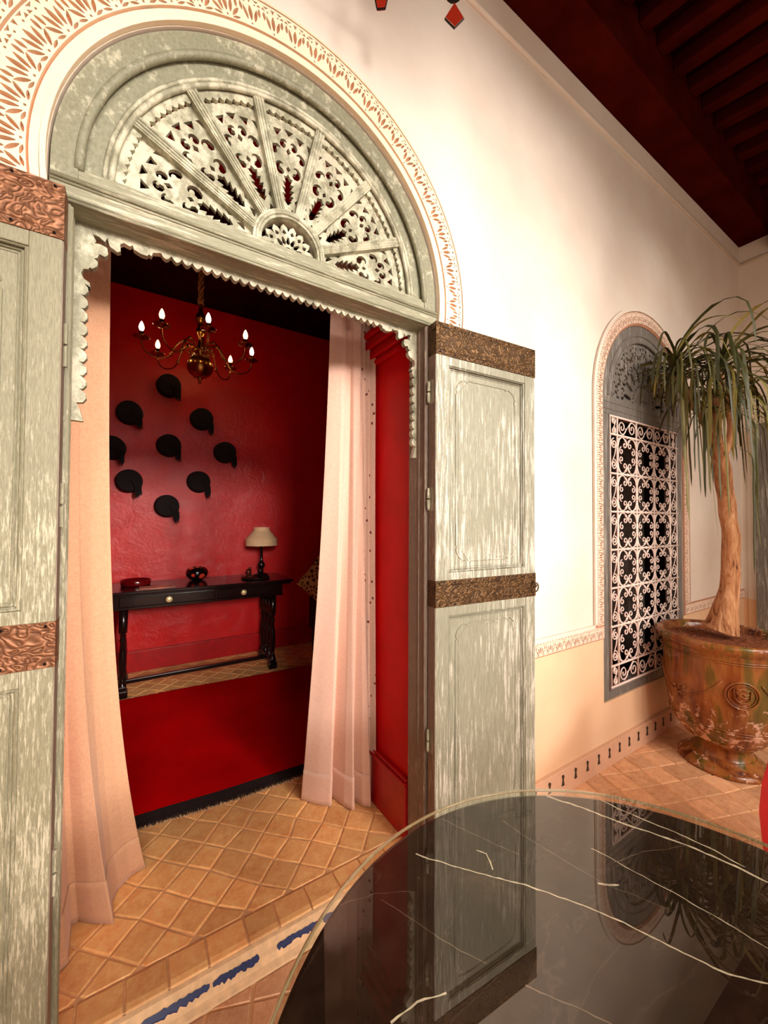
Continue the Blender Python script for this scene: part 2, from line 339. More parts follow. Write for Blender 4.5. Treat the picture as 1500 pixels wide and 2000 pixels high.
# left end and the arcade behind the viewer
obj('wall_left', box(B(), -2.4, -2.2, -1.4, 1.3, 0, 4.3), M['plaster'], kind='structure', label='plain end wall left of the viewer', category='wall')
holes = []
LX = 1.6
def am(wx): return LX+(wx-LX)*.4616
spans = [(-4.4, -2.85), (-2.7, -1.2), (-1.05, .46), (.74, 2.14), (2.30, 3.62), (3.80, 5.2)]
tops = [3.3, 3.3, 3.354, 3.585, 3.446, 3.35]
for (a, b), tp in zip(spans, tops):
    a, b = am(a), am(b); r = (b-a)/2; zc = tp-r*1.25
    holes.append([(a, .12), (b, .12)] + [(a+r+r*cos(R_(t_)), zc+r*1.25*sin(R_(t_))) for t_ in range(0, 181, 9)])
bm = plate(B(), [(-2.2, 0), (4.39, 0), (4.39, 3.74), (-2.2, 3.74)], [h for h in holes if h[0][0] > -2.15], -1.25, -1.10)
obj('wall_back', bm, M['plaster'], kind='structure', label='arcade of narrow arches open to the courtyard behind the viewer', category='wall')
# ceiling: wall plate, rafters sloping to the courtyard, boards
cl = empty('ceiling', (0, 0, 0), kind='structure', label='dark brown rafter ceiling over the gallery', category='ceiling')
obj('wall_beam', box(B(), -2.2, 4.39, .985, 1.19, 3.72, 4.05), M['darkwood'], cl, bevel=.01)
obj('end_beam', box(B(), 4.28, 4.39, -1.3, .98, 3.60, 3.72), M['darkwood'], cl, bevel=.01)
sl = tan(R_(9))
def zs(y): return 4.06-(1.0-y)*sl
bm = B(); v = [bm.verts.new(p) for p in ((-2.2, 1.2, zs(1.2)), (4.39, 1.2, zs(1.2)), (4.39, -1.5, zs(-1.5)), (-2.2, -1.5, zs(-1.5)))]
v2 = [bm.verts.new(q.co+Vector((0, 0, .05))) for q in v]; bm.faces.new(v); bm.faces.new(v2[::-1])
for i in range(4): bm.faces.new((v[i], v2[i], v2[(i+1) % 4], v[(i+1) % 4]))
obj('ceiling_board', bm, M['board'], cl)
raf = None
for i in range(-9, 11):
    x = 2.44+.2*i-.045
    if x < -2.1 or x > 4.3: continue
    if raf is None:
        bm = B(); ya, yb = .99, -1.45
        vv = [bm.verts.new((xx, yy, zs(yy)-zz)) for xx in (0, .085) for yy in (ya, yb) for zz in (.0, .10)]
        for f in ((0, 1, 3, 2), (4, 6, 7, 5), (0, 4, 5, 1), (2, 3, 7, 6), (1, 5, 7, 3), (0, 2, 6, 4)): bm.faces.new([vv[j] for j in f])
        o = obj('rafter', bm, M['darkwood'], cl, bevel=.012); raf = o
    else: o = raf.copy(); C.objects.link(o); o.parent = cl
    o.location.x = x
bm = B(); tube(bm, [(-2.2, Y0-.003, 3.565), (4.385, Y0-.003, 3.565)], .014, 8); tube(bm, [(4.387, 1.18, 3.565), (4.387, -1.3, 3.565)], .014, 8)
obj('trim_3', bm, M['plaster'], smooth=True, kind='structure', label='thin rounded plaster moulding running below the dark ceiling beam', category='trim')

# inner room
obj('wall_inner_back', box(B(), -1.6, 2.45, 3.95, 4.1, 0, 3.5), M['red'], kind='structure', label='polished red tadelakt wall with black fez hats', category='wall')
obj('wall_inner_left', box(B(), -1.8, -1.6, 1.3, 4.1, 0, 3.5), M['red'], kind='structure', label='red side wall hidden left behind the cream curtain', category='wall')
obj('wall_inner_right', box(B(), 2.25, 2.45, 1.3, 3.95, 0, 3.5), M['red'], kind='structure', label='red side wall right of the dark armchair', category='wall')
obj('ceiling_inner', box(B(), -1.8, 2.45, 1.80, 4.1, 3.32, 3.5), M['board'], kind='structure', label='dark ceiling of the red room', category='ceiling')
bm = box(B(), -1.6, 2.25, 3.925, 3.95, .06, .225); box(bm, -1.6, 2.25, 3.918, 3.95, .225, .235)
obj('baseboard_inner', bm, M['redplain'], kind='structure', bevel=.003, label='red skirting under the console table', category='baseboard')

# ---------------- floors of individual terracotta tiles
def clip(poly, x0, x1, y0, y1):
    for ax, lim, sgn in ((0, x0, 1), (0, x1, -1), (1, y0, 1), (1, y1, -1)):
        out = []
        for i in range(len(poly)):
            a, b = poly[i], poly[(i+1) % len(poly)]
            ia, ib = (a[ax]-lim)*sgn >= 0, (b[ax]-lim)*sgn >= 0
            if ia: out.append(a)
            if ia != ib:
                k = (lim-a[ax])/(b[ax]-a[ax]); out.append((a[0]+(b[0]-a[0])*k, a[1]+(b[1]-a[1])*k))
        poly = out
        if len(poly) < 3: return []
    return poly
def tile_bm(bm, poly, z, h=.012, gap=.0030, cham=.0040, tilt=.0012):
    cx = sum(p[0] for p in poly)/len(poly); cy = sum(p[1] for p in poly)/len(poly)
    def ring(off, zz):
        out = []
        for p in poly:
            d = Vector((p[0]-cx, p[1]-cy)); L = max(d.length, 1e-4); k = max(0, (L-off*1.4)/L)
            out.append(bm.verts.new((cx+d.x*k, cy+d.y*k, zz+(0 if zz < z-.004 else tilt*(d.x*tx+d.y*ty)*12))))
        return out
    tx, ty = random.uniform(-1, 1), random.uniform(-1, 1); zz = z+random.uniform(-.0012, .0012)
    r0, r1, r2 = ring(gap, zz-h), ring(gap, zz-.003), ring(gap+cham, zz); n = len(poly)
    for a, b in ((r0, r1), (r1, r2)):
        for i in range(n): bm.faces.new((a[i], a[(i+1) % n], b[(i+1) % n], b[i]))
    bm.faces.new(r2)
def lay(parent, name, origin, ang, pitch, x0, x1, y0, y1, z, mat, limit, jit=.004, vis=None, minpx=9, groutname=None):
    a = Vector((cos(ang), sin(ang)))*pitch; b = Vector((-sin(ang), cos(ang)))*pitch; cand = []; N = int(8/pitch)
    rnd = random.Random(3); jmap = {}
    def corner(i, j):
        if (i, j) not in jmap: jmap[(i, j)] = (rnd.uniform(-jit, jit), rnd.uniform(-jit, jit))
        p = Vector(origin)+a*i+b*j; return (p.x+jmap[(i, j)][0], p.y+jmap[(i, j)][1])
    rest = B(); nrest = 0
    for i in range(-N, N):
        for j in range(-N, N):
            c = Vector(origin)+a*(i+.5)+b*(j+.5)
            if not (x0-pitch < c.x < x1+pitch and y0-pitch < c.y < y1+pitch): continue
            poly = clip([corner(i, j), corner(i+1, j), corner(i+1, j+1), corner(i, j+1)], x0, x1, y0, y1)
            if len(poly) < 3: continue
            ar = abs(sum(poly[k][0]*poly[(k+1) % len(poly)][1]-poly[(k+1) % len(poly)][0]*poly[k][1] for k in range(len(poly))))/2
            if ar < .0006: continue
            q = proj((c.x, c.y, z)); sz = 0
            if q and -40 < q[0] < 1540 and 900 < q[1] < 2060 and (vis is None or vis(c.x, c.y)):
                sz = FPX*pitch/((Vector((c.x, c.y, z))-EYE).dot(fw)) * (EYE.z-z)/((Vector((c.x, c.y, z))-EYE).length)
            cand.append((sz, poly))
    cand.sort(key=lambda q: -q[0])
    for k, (sz, poly) in enumerate(cand):
        if sz > minpx and k < limit: bm = B(); tile_bm(bm, poly, z); obj(name, bm, mat, parent)
        else: tile_bm(rest, poly, z); nrest += 1
    if nrest: obj(name+'_field', rest, mat, parent, kind='stuff')
    else: rest.free()
fl = empty('floor', (0, 0, 0), kind='structure', label='worn terracotta tiles of the gallery floor', category='floor')
obj('grout_bed', box(B(), -2.2, 4.39, -1.3, 1.2, -.10, -.0035), M['grout'], fl)
tabc = Vector((.514, .134))
def vis_out(x, y):
    q = proj((x, y, 0))
    # line of sight must miss the table top
    k = .6/1.35; return (Vector((x*k, y*k))-tabc).length > .49
lay(fl, 'floor_tile', (2.229, 1.111), R_(-19.5), .122, -2.2, 4.39, -1.3, 1.187, 0, M['tile2'], 290, vis=vis_out, minpx=6)
fi = empty('floor_inner', (0, 0, .06), kind='structure', label='orange terracotta tiles inside the doorway and under the red rug', category='floor')
obj('grout_bed', box(B(), -1.8, 2.45, 1.25, 4.0, -.16, -.0035), M['grout'], fi)
lay(fi, 'floor_tile', (.178, 1.502), R_(45), .1035, -1.6, 2.25, 1.342, 3.925, 0.0, M['tile'], 270, jit=.0065, vis=lambda x, y: not (1.99 < y < 3.30) and (y > 1.78 or -.25 < x < 1.0), minpx=3)
xs = [-.33, -.22, -.111, -.002, .102, .204, .316, .411, .52, .63, .735, .84, .95]
st = empty('step', (0, 0, 0), kind='structure', label='tiled door sill with rounded terracotta nosing and chipped blue glazed strip', category='step'); st.name = 'trim_4'
for a, b in zip(xs, xs[1:]):
    bm = B(); g = .003; ya, yb = 1.244, 1.340
    prof = [(yb-g, .048), (yb-g, .058), (yb-g-.006, .0615), (ya+.02, .0615), (ya+.006, .058), (ya, .048), (ya, .030)]
    va = [bm.verts.new((a+g, y, z)) for y, z in prof]; vb = [bm.verts.new((b-g, y+random.uniform(-.001, .001), z)) for y, z in prof]
    for i in range(len(prof)-1): bm.faces.new((va[i], va[i+1], vb[i+1], vb[i]))
    bm.faces.new(va[::-1]); bm.faces.new(vb)
    obj('nosing_tile', bm, M['tile'], st, bevel=.0015)
def riser(bm, x0, x1, s0, s1, lift, rag=0, n=24):
    """strip on the sloping riser; s from 0 (top edge) to 1 (floor)"""
    P = lambda s: (1.244-.050*s, .052-.052*s)
    nrm = Vector((0, -.052, .05)).normalized()*lift; rows = []
    for i in range(n+1):
        x = x0+(x1-x0)*i/n; a = s0+random.uniform(-rag, rag); b = s1+random.uniform(-rag, rag)
        rows.append([bm.verts.new(Vector((x, *P(a)))+nrm), bm.verts.new(Vector((x, *P(b)))+nrm)])
    for p, q in zip(rows, rows[1:]): bm.faces.new((p[0], p[1], q[1], q[0]))
    return rows
bm = B(); box(bm, -.19, 1.0, 1.244, 1.36, -.02, .047)
va = [[bm.verts.new((x, y, z)) for y, z in ((1.246, .053), (1.236, .050), (1.228, .040), (1.222, .033), (1.214, .026), (1.204, .012), (1.190, .003), (1.185, -.008))] for x in (-.34, 1.0)]
for i in range(7): bm.faces.new((va[0][i], va[0][i+1], va[1][i+1], va[1][i]))
obj('lime_edge', bm, M['limeedge'], st, bevel=0)
for a, b in ((-.30, .02), (.035, .20), (.208, .338), (.392, .53), (.545, .70), (.71, .92)):
    bm = B(); rag = .06; rows = []
    n = 22
    for i in range(n+1):
        x = a+(b-a)*i/n; e = .35 if i in (0, n) else 1
        y0, z0 = 1.2235+random.uniform(-.0022, .0012)*1, .0385
        y1 = 1.2125+random.uniform(-.002, .003)
        f_ = lambda y: (y-1.1905)/(1.244-1.1905)*.052+.0022
        ym = (y0+y1)/2; y0 = ym+(y0-ym)*e; y1 = ym+(y1-ym)*e
        rows.append((bm.verts.new((x, y0, f_(y0)+.003)), bm.verts.new((x, y1, f_(y1)+.003)), bm.verts.new((x, y1-.001, f_(y1)-.004))))
    for p, q in zip(rows, rows[1:]): bm.faces.new((p[0], p[1], q[1], q[0])); bm.faces.new((p[1], p[2], q[2], q[1]))
    obj('blue_strip', bm, M['blue'], st)

# gallery skirting with dark keyhole tiles
bb = empty('baseboard_front', (0, 0, 0), kind='structure', label='pinkish skirting with a row of dark keyhole inlays', category='baseboard')
bm = box(B(), 1.0, 4.39, 1.172, 1.19, 0, .122); box(bm, 1.0, 4.39, 1.166, 1.19, .122, .131)
obj('skirting_strip', bm, M['border'], bb, bevel=.003)
kh = arc(0, .014, .0085, -50, 230, 12) + [(-.003, -.002), (-.0085, -.024), (-.011, -.028), (.011, -.028), (.0085, -.024), (.003, -.002)]
kb = plate(B(), kh, [], -.003, .002); ko = None
for i in range(27):
    x = 1.05+.1065*i+.0
    if ko is None: ko = obj('keyhole_inlay', kb, M['green'], bb); o = ko
    else: o = ko.copy(); C.objects.link(o); o.parent = bb
    o.location = (1.687-.1065*6+.1065*i, 1.171, .081)

# ---------------- carved stucco
def nooverlap(H, pad=1.0):
    """keep only openings that do not run into one another"""
    def inside(p, P):
        c = False
        for i in range(len(P)):
            a, b = P[i], P[i-1]
            if (a[1] > p[1]) != (b[1] > p[1]) and p[0] < (b[0]-a[0])*(p[1]-a[1])/(b[1]-a[1])+a[0]: c = not c
        return c
    def cross(P, Q):
        for i in range(len(P)):
            a, b = P[i-1], P[i]
            for j in range(len(Q)):
                c, d = Q[j-1], Q[j]
                o = lambda p, q, r: (q[0]-p[0])*(r[1]-p[1])-(q[1]-p[1])*(r[0]-p[0])
                if o(a, b, c)*o(a, b, d) < 0 and o(c, d, a)*o(c, d, b) < 0: return True
        return inside(P[0], Q) or inside(Q[0], P)
    G = []
    for h in H:
        if not any(cross(h, g) for g in G): G.append(h)
    return G
def fan_holes(wd, ht, k=0, rot=0):
    """openings of one carved cell, centred on x=0, from y=0 to y=ht; wd = cell width"""
    H = []
    def leafh(x, y, ang, L, wv):
        pts = []
        for s in (1, -1):
            for i in range(5):
                t_ = i/4 if s == 1 else 1-i/4
                wdt = wv*sin(pi*min(1, t_*.92+.04))**.8*s
                px_, py_ = wdt, t_*L
                pts.append((x+px_*cos(ang)+py_*sin(ang), y-px_*sin(ang)+py_*cos(ang)))
        out = []
        for p in pts:
            if not out or (abs(p[0]-out[-1][0])+abs(p[1]-out[-1][1])) > 1e-4: out.append(p)
        return out
    s = ht
    H.append(leafh(0, .22*s, 0, .50*s, .075*s))
    for sg in (1, -1):
        H.append(leafh(sg*.13*s, .20*s, sg*.26, .46*s, .062*s))
        H.append(leafh(sg*.20*s, .12*s, sg*.72, .42*s, .062*s))
        H.append(leafh(sg*.19*s, .055*s, sg*1.36, .30*s, .045*s))
        H.append(leafh(sg*(wd/2-.10*s), .44*s, sg*.05, .30*s, .055*s))
        H.append([(sg*.22*wd+.036*s*cos(a_*pi/3), .80*s+.036*s*sin(a_*pi/3)) for a_ in range(6)])
        H.append([(sg*.40*wd, .965*s), (sg*.16*wd, .965*s), (sg*.30*wd, .885*s)])
        H.append([(sg*(wd/2-.06*s), .90*s), (sg*(wd/2-.02*s), .80*s), (sg*(wd/2-.17*s), .80*s)])
    H.append([(-.07*s, .96*s), (.07*s, .96*s), (0, .80*s)])
    H.append([(.04*s*cos(a_*pi/3), .10*s+.04*s*sin(a_*pi/3)) for a_ in range(6)])
    # keep inside the cell
    G = []
    return nooverlap([h for h in H if all(abs(p[0]) < wd*.492 and .02*s < p[1] < .985*s for p in h)])
def bend(pts, cx, cz, r0, mid, wd, rm):
    """map cell coordinates onto an arch ring"""
    out = []
    for x, y in pts:
        a = mid - x/rm; r = r0+y; out.append((cx+r*cos(a), cz+r*sin(a)))
    return out
def subdiv(pts, n=4):
    o = []
    for i in range(len(pts)):
        a, b = pts[i], pts[(i+1) % len(pts)]
        for k in range(n): o.append((a[0]+(b[0]-a[0])*k/n, a[1]+(b[1]-a[1])*k/n))
    return o
def ring_cells(parent, cx, cz, r0, r1, a0, a1, n, yf, yb, mat, name='carved_panel'):
    rm = (r0+r1)/2; da = R_(a1-a0)/n; wd = rm*da
    for i in range(n):
        mid = R_(a0)+da*(i+.5); cell = subdiv([(-wd/2, 0), (wd/2, 0), (wd/2, r1-r0), (-wd/2, r1-r0)], 3)
        bm = plate(B(), bend(cell, cx, cz, r0, mid, wd, rm), [bend(h, cx, cz, r0, mid, wd, rm) for h in fan_holes(wd, r1-r0)], yf, yb)
        obj(name, bm, mat, parent)
def straight_cells(parent, p0, p1, ht, n, yf, yb, mat, name='carved_panel', flip=False):
    p0 = Vector(p0); p1 = Vector(p1); d = (p1-p0); L = d.length/n; d.normalize(); nn = Vector((-d.y, d.x))*(-1 if flip else 1)
    me = None
    for i in range(n):
        c = p0+d*L*(i+.5)
        f = lambda pts: [((d*x+nn*y).x, (d*x+nn*y).y) for x, y in pts]
        if me is None:
            bm = plate(B(), f([(-L/2, 0), (L/2, 0), (L/2, ht), (-L/2, ht)]), [f(h) for h in fan_holes(L, ht)], yf, yb)
            o = obj(name, bm, mat, parent); me = o
        else: o = me.copy(); C.objects.link(o); o.parent = parent
        o.location = (c.x, 0, c.y)
def ringplate(cx, cz, r0, r1, a0, a1, y0, y1, n=48): return plate(B(), arc(cx, cz, r1, a0, a1, n)+arc(cx, cz, r0, a1, a0, n), [], y0, y1)
s1 = empty('trim_5', (0, 0, 0), kind='structure', label='carved cream stucco arch with leaf fans around the doorway', category='trim')
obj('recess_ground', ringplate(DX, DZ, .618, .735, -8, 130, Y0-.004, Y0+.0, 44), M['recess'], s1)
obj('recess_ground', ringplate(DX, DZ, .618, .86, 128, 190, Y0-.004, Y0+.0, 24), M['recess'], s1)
ring_cells(s1, DX, DZ, .628, .708, -7.5, 105, 19, Y0-.014, Y0-.003, M['stucco'])
ring_cells(s1, DX, DZ, .716, .80, 118, 190, 10,
           Y0-.014, Y0-.003, M['stucco'])
ring_cells(s1, DX, DZ, .628, .710, 105, 190, 12, Y0-.014, Y0-.003, M['stucco'])
for r0, r1, t_ in ((.593, .605, .016), (.606, .624, .010)): obj('arch_fillet', ringplate(DX, DZ, r0, r1, -10, 190, Y0-t_, Y0-.001, 60), M['stucco'], s1, bevel=.002)
for r_ in (.714, .726): obj('arch_bead', tube(B(), [(x, Y0-.008, z) for x, z in arc(DX, DZ, r_, -10, 106, 44)], .004, 6), M['stucco'], s1, smooth=True)
s2 = empty('trim_6', (0, 0, 0), kind='structure', label='carved stucco band framing the grilled window and running as a low frieze', category='trim')
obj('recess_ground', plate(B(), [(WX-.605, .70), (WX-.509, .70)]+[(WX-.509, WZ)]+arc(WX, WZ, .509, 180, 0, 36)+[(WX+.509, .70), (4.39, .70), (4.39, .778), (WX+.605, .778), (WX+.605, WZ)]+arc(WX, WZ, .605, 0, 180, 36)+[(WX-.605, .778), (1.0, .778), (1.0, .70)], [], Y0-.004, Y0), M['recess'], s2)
ring_cells(s2, WX, WZ, .520, .585, 0, 180, 26, Y0-.010, Y0-.003, M['stucco2'])
straight_cells(s2, (WX-.520, .78), (WX-.520, WZ), .065, 19, Y0-.010, Y0-.003, M['stucco2'])
straight_cells(s2, (WX+.520, .78), (WX+.520, WZ), .065, 19, Y0-.010, Y0-.003, M['stucco2'], flip=True)
straight_cells(s2, (1.0, .708), (WX-.518, .708), .062, 16, Y0-.010, Y0-.003, M['stucco2'])
straight_cells(s2, (WX+.518, .708), (4.38, .708), .062, 16, Y0-.010, Y0-.003, M['stucco2'])
obj('outer_fillet', plate(B(), [(WX-.612, .79)]+[(WX-.612, WZ)]+arc(WX, WZ, .612, 180, 0, 36)+[(WX+.612, .79), (WX+.590, .79), (WX+.590, WZ)]+arc(WX, WZ, .590, 0, 180, 36)+[(WX-.590, .79)], [], Y0-.014, Y0-.003), M['plaster'], s2, bevel=.002)
obj('outer_fillet', plate(B(), [(1.0, .772), (WX-.612, .772), (WX-.612, .79), (1.0, .79)], [], Y0-.014, Y0-.003), M['plaster'], s2)

# ============================================================ DOOR FRAME
d1 = empty('door_1', (0, 0, 0), kind='structure', label='worn sage green arched door frame with pierced fanlight', category='door')
YB = Y0+.006
# outer arch band with jambs running down
arch = [(DX-.588, 2.155)] + arc(DX, DZ, .588, 180, 0, 56) + [(DX+.588, 2.155), (DX+.535, 2.155)] + arc(DX, DZ, .535, 0, 180, 56) + [(DX-.535, 2.155)]
obj('arch_board', plate(B(), arch, [], YB, YB+.10), M['sagearch'], d1, bevel=.003)
obj('arch_moulding', tube(B(), [(x, YB+.004, z) for x, z in arc(DX, DZ, .534, 0, 180, 56)], .011, 8), M['sagearch'], d1, smooth=True)
obj('inner_arch_board', ringplate(DX, DZ, .468, .534, 0, 180, YB+.018, YB+.07, 56), M['sagearch'], d1, bevel=.003)
for r_, q in ((.484, .006), (.470, .008)): obj('arch_bead', tube(B(), [(x, YB+.018, z) for x, z in arc(DX, DZ, r_, 0, 180, 56)], q, 6), M['fret'], d1, smooth=True)
# scalloped ring
pts = arc(DX, DZ, .466, 178.5, 1.5, 60); inner = []
ns = 62
for i in range(ns):
    a0 = 1.5+177*i/ns
    for k in range(4):
        a = a0+177/ns*k/4; r = .449-.009*sin(pi*k/4); inner.append((DX+r*cos(R_(a)), DZ+r*sin(R_(a))))
inner.append((DX+.449*cos(R_(178.5)), DZ+.449*sin(R_(178.5))))
obj('scalloped_ring', plate(B(), pts+inner, [], YB+.028, YB+.040), M['fret'], d1)
# pierced sectors
def comma(x, y, ang, L, wv, curl=1.2, n=8):
    """scroll shaped opening: bulb at the start, thin curling tail"""
    cpts = []; a = ang; px_, py_ = x, y
    for i in range(n+1):
        t_ = i/n; cpts.append((px_, py_, a, wv*(1-t_)**.8+.0009)); px_ += sin(a)*L/n; py_ += cos(a)*L/n; a += curl/n*(1+1.6*t_)
    lft = [(p[0]-cos(p[2])*p[3], p[1]+sin(p[2])*p[3]) for p in cpts]; rgt = [(p[0]+cos(p[2])*p[3], p[1]-sin(p[2])*p[3]) for p in cpts]
    p = cpts[0]; back = [(x+p[3]*cos(a_)*(-1), y) for a_ in ()]
    cap = [(x-sin(ang)*wv*.9+cos(ang)*wv*.5, y-cos(ang)*wv*.9-sin(ang)*wv*.5), (x-sin(ang)*wv*.9-cos(ang)*wv*.5, y-cos(ang)*wv*.9+sin(ang)*wv*.5)]
    return lft+rgt[::-1]+cap
def spiky(x, y, L, wv, n=4, lean=0):
    Lf = [(x, y)]
    for i in range(n):
        t0 = (i+.4)/n; t1 = (i+.75)/n
        Lf.append((x+wv*(.55+.45*sin(pi*t0)), y+L*(t0+.08))); Lf.append((x+wv*.38, y+L*t1))
    top = (x, y+L*1.08); Rt = [(2*x-p[0]+0.0, p[1]+L*.03) for p in Lf[1:]][::-1]
    return Lf+[top]+Rt
def sector_holes(s=1.0):
    H = [spiky(0, .172*s, .095*s, .021*s, 5)]
    for g in (1, -1):
        mir = lambda P: [(g*p[0], p[1]) for p in P]
        sc = lambda *a, **k: mir(comma(*[v*s if i in (0, 1, 3, 4) else v for i, v in enumerate(a)], **k))
        H += [sc(.024, .276, 1.0, .046, .0105, -2.2),
              sc(.036, .234, -.5, .036, .0080, -1.8),
              sc(.060, .290, -.25, .034, .0075, 1.5),
              sc(.016, .306, -.15, .036, .0080, 2.1),
              sc(.046, .334, .25, .038, .0095, -2.0),
              sc(.070, .344, .55, .028, .0078, -1.4),
              sc(.018, .364, .55, .030, .0090, -2.3),
              mir([(.004*s, .138*s), (.024*s, .148*s), (.014*s, .166*s)]),
              mir([(.029*s, .174*s), (.038*s, .208*s), (.022*s, .192*s)]),
              mir([(.050*s, .252*s), (.060*s, .274*s), (.044*s, .274*s)]),
              mir([(.024*s, .412*s), (.052*s, .406*s), (.038*s, .386*s)]),
              mir([(.062*s, .404*s), (.086*s, .394*s), (.070*s, .376*s)]),
              mir([(.082*s, .372*s), (.090*s, .358*s), (.076*s, .356*s)])]
    H.append([(-.016*s, .418*s), (.016*s, .418*s), (0, .400*s)])
    H.append([(0, .282*s), (.007*s, .291*s), (0, .302*s), (-.007*s, .291*s)])
    H.append([(0, .338*s), (.008*s, .349*s), (0, .362*s), (-.008*s, .349*s)])
    return nooverlap(H)
def rotp(P, a, cx, cz): return [(cx+p[0]*sin(a)+p[1]*cos(a), cz-p[0]*cos(a)+p[1]*sin(a)) for p in P]
def fan(parent, cx, cz, r0, r1, nsec, yf, yb, mat, s, name='pierced_panel'):
    da = 180/nsec
    for i in range(nsec):
        a0, a1 = da*i, da*(i+1); mid = R_((a0+a1)/2)
        o_ = arc(cx, cz, r1, a0, a1, 8)+arc(cx, cz, r0, a1, a0, 4)
        lim = R_(da/2)-.002
        H = [h for h in sector_holes(s) if all(abs(atan2(p[0], p[1])) < lim for p in h)]
        obj(name, plate(B(), o_, [rotp(h, mid, cx, cz) for h in H], yf, yb), mat, parent)
fan(d1, DX, DZ, .115, .443, 7, YB+.040, YB+.052, M['fret'], 1.0)
# hub
hc = (DX+.002, DZ+.018)
obj('hub_ring', plate(B(), [(hc[0]-.118, DZ)]+arc(*hc, .118, 180, 0, 28)+[(hc[0]+.118, DZ), (hc[0]+.092, DZ)]+arc(*hc, .092, 0, 180, 28)+[(hc[0]-.092, DZ)], [], YB+.014, YB+.06), M['fret'], d1, bevel=.003)
obj('hub_bead', tube(B(), [(hc[0]-.105, YB+.014, DZ)]+[(x, YB+.014, z) for x, z in arc(*hc, .105, 180, 0, 28)]+[(hc[0]+.105, YB+.014, DZ)], .006, 6), M['fret'], d1, smooth=True)
petal = [h for h in ([rotp([(-.0065, .030), (-.004, .045), (0, .05), (.004, .045), (.0065, .030), (0, .024)], R_(a), *hc) for a in range(18, 180, 24)])]
petal2 = [rotp([(-.007, .062), (0, .072), (.007, .062), (0, .056)], R_(a), *hc) for a in range(6, 180, 24)]
outl = []
for i in range(8):
    a0 = i*180/8
    for a, r in ((a0+3, .078), (a0+11, .089), (a0+19, .078), (a0+22.4, .066)): outl.append((hc[0]+r*cos(R_(a)), hc[1]+r*sin(R_(a))))
obj('hub_rosette', plate(B(), [(hc[0]+.085, DZ)]+outl+[(hc[0]-.085, DZ), (hc[0]-.022, DZ)]+arc(hc[0], hc[1], .016, 180, 0, 8)+[(hc[0]+.022, DZ)], petal+petal2, YB+.040, YB+.050), M['fret'], d1)
# spokes
for i in range(1, 7):
    a = 180*i/7; ca, sa = cos(R_(a)), sin(R_(a))
    for_w = []
    bm = B()
    P = lambda r, wv: (DX+r*ca-wv*sa, DZ+r*sa+wv*ca)
    q = [P(.116, -.013), P(.472, -.016), P(.484, 0), P(.472, .016), P(.116, .013)]
    plate(bm, q, [], YB+.018, YB+.055)
    for wv in (-.008, 0, .008):
        p, p2 = P(.125, wv), P(.466, wv*1.15); tube(bm, [(p[0], YB+.018, p[1]), (p2[0], YB+.018, p2[1])], .0032, 5)
    obj('spoke', bm, M['fret'], d1)
# rail under the fanlight and lintel with mouldings
obj('fanlight_rail', box(B(), DX-.537, DX+.537, YB+.004, YB+.09, 2.165, 2.207), M['sageh'], d1, bevel=.003)
bm = B(); box(bm, DX-.588, DX+.588, Y0-.004, 1.295, 2.104, 2.163)
obj('lintel', bm, M['sageh'], d1, bevel=.004)
bm = B()
for z, r_ in ((2.160, .006), (2.149, .003), (2.116, .003), (2.108, .0045)): tube(bm, [(DX-.586, Y0-.005, z), (DX+.586, Y0-.005, z)], r_, 6)
obj('lintel_moulding', bm, M['sageh'], d1, smooth=True)
# jambs
for sx, nm in ((-1, 'l'), (1, 'r')):
    x0, x1 = (DX-.588, -.1385) if sx < 0 else (.947, DX+.588)
    bm = box(B(), x0, x1, Y0+.0, 1.25 if sx < 0 else 1.30, .0, 2.104)
    xi = -.1385 if sx < 0 else .947
    tube(bm, [(xi, Y0+.006, .02), (xi, Y0+.006, 2.10)], .006, 6); tube(bm, [(xi-sx*0, Y0+.045, .02), (xi, Y0+.045, 2.10)], .004, 6)
    obj('jamb', bm, M['sage'] if sx < 0 else M['sagedark'], d1, bevel=.003)
# scalloped valance boards just inside the frame
teeth = []
z = 1.955
L = [(-.145, 2.104), (-.145, 1.597), (-.113, 1.597)]
zz = 1.600; k = 0
while zz < 1.93:
    am_ = .0; st_ = .0345
    base_x = -.128 if k == 0 else -.1235
    if k == 0: L += [(-.116, 1.61), (-.121, 1.628), (-.128, 1.643)]; zz = 1.645
    else:
        for t_ in (0, .3, .6, .9): L.append((-.119+.012*sin(pi*min(1, t_+.08))**.7, zz+st_*t_))
        L.append((-.123, zz+st_*.98)); zz += st_
    k += 1
L += [(-.104, 1.945), (-.105, 1.955), (-.118, 1.964), (-.123, 1.975), (-.118, 1.988), (-.108, 1.990), (-.106, 1.996), (-.100, 1.994), (-.090, 2.004), (-.089, 2.016), (-.097, 2.022), (-.090, 2.026), (-.086, 2.038), (-.074, 2.034), (-.067, 2.044), (-.070, 2.060), (-.084, 2.064), (-.097, 2.062), (-.093, 2.068), (-.101, 2.084), (-.105, 2.104)]
obj('scalloped_board', plate(B(), L, [], 1.250, 1.268), M['fret'], d1)
obj('scalloped_board', plate(B(), [(2*DX+.001-x, z_) for x, z_ in L][::-1], [], 1.250, 1.268), M['fret'], d1)
T = [(-.1045, 2.105), (-.1005, 2.0845), (-.088, 2.083), (-.075, 2.074), (-.070, 2.086), (-.064, 2.066), (-.048, 2.057), (-.040, 2.062), (-.042, 2.080), (-.034, 2.087), (-.020, 2.083), (-.014, 2.089), (-.010, 2.078), (.006, 2.072), (.020, 2.072), (.024, 2.078), (.030, 2.075), (.034, 2.086), (.046, 2.090)]
x = .052; xe = DX+.001+(DX+.001-.046)
nt = round((xe-.046-.012)/.0262); st_ = (xe-.052)/nt
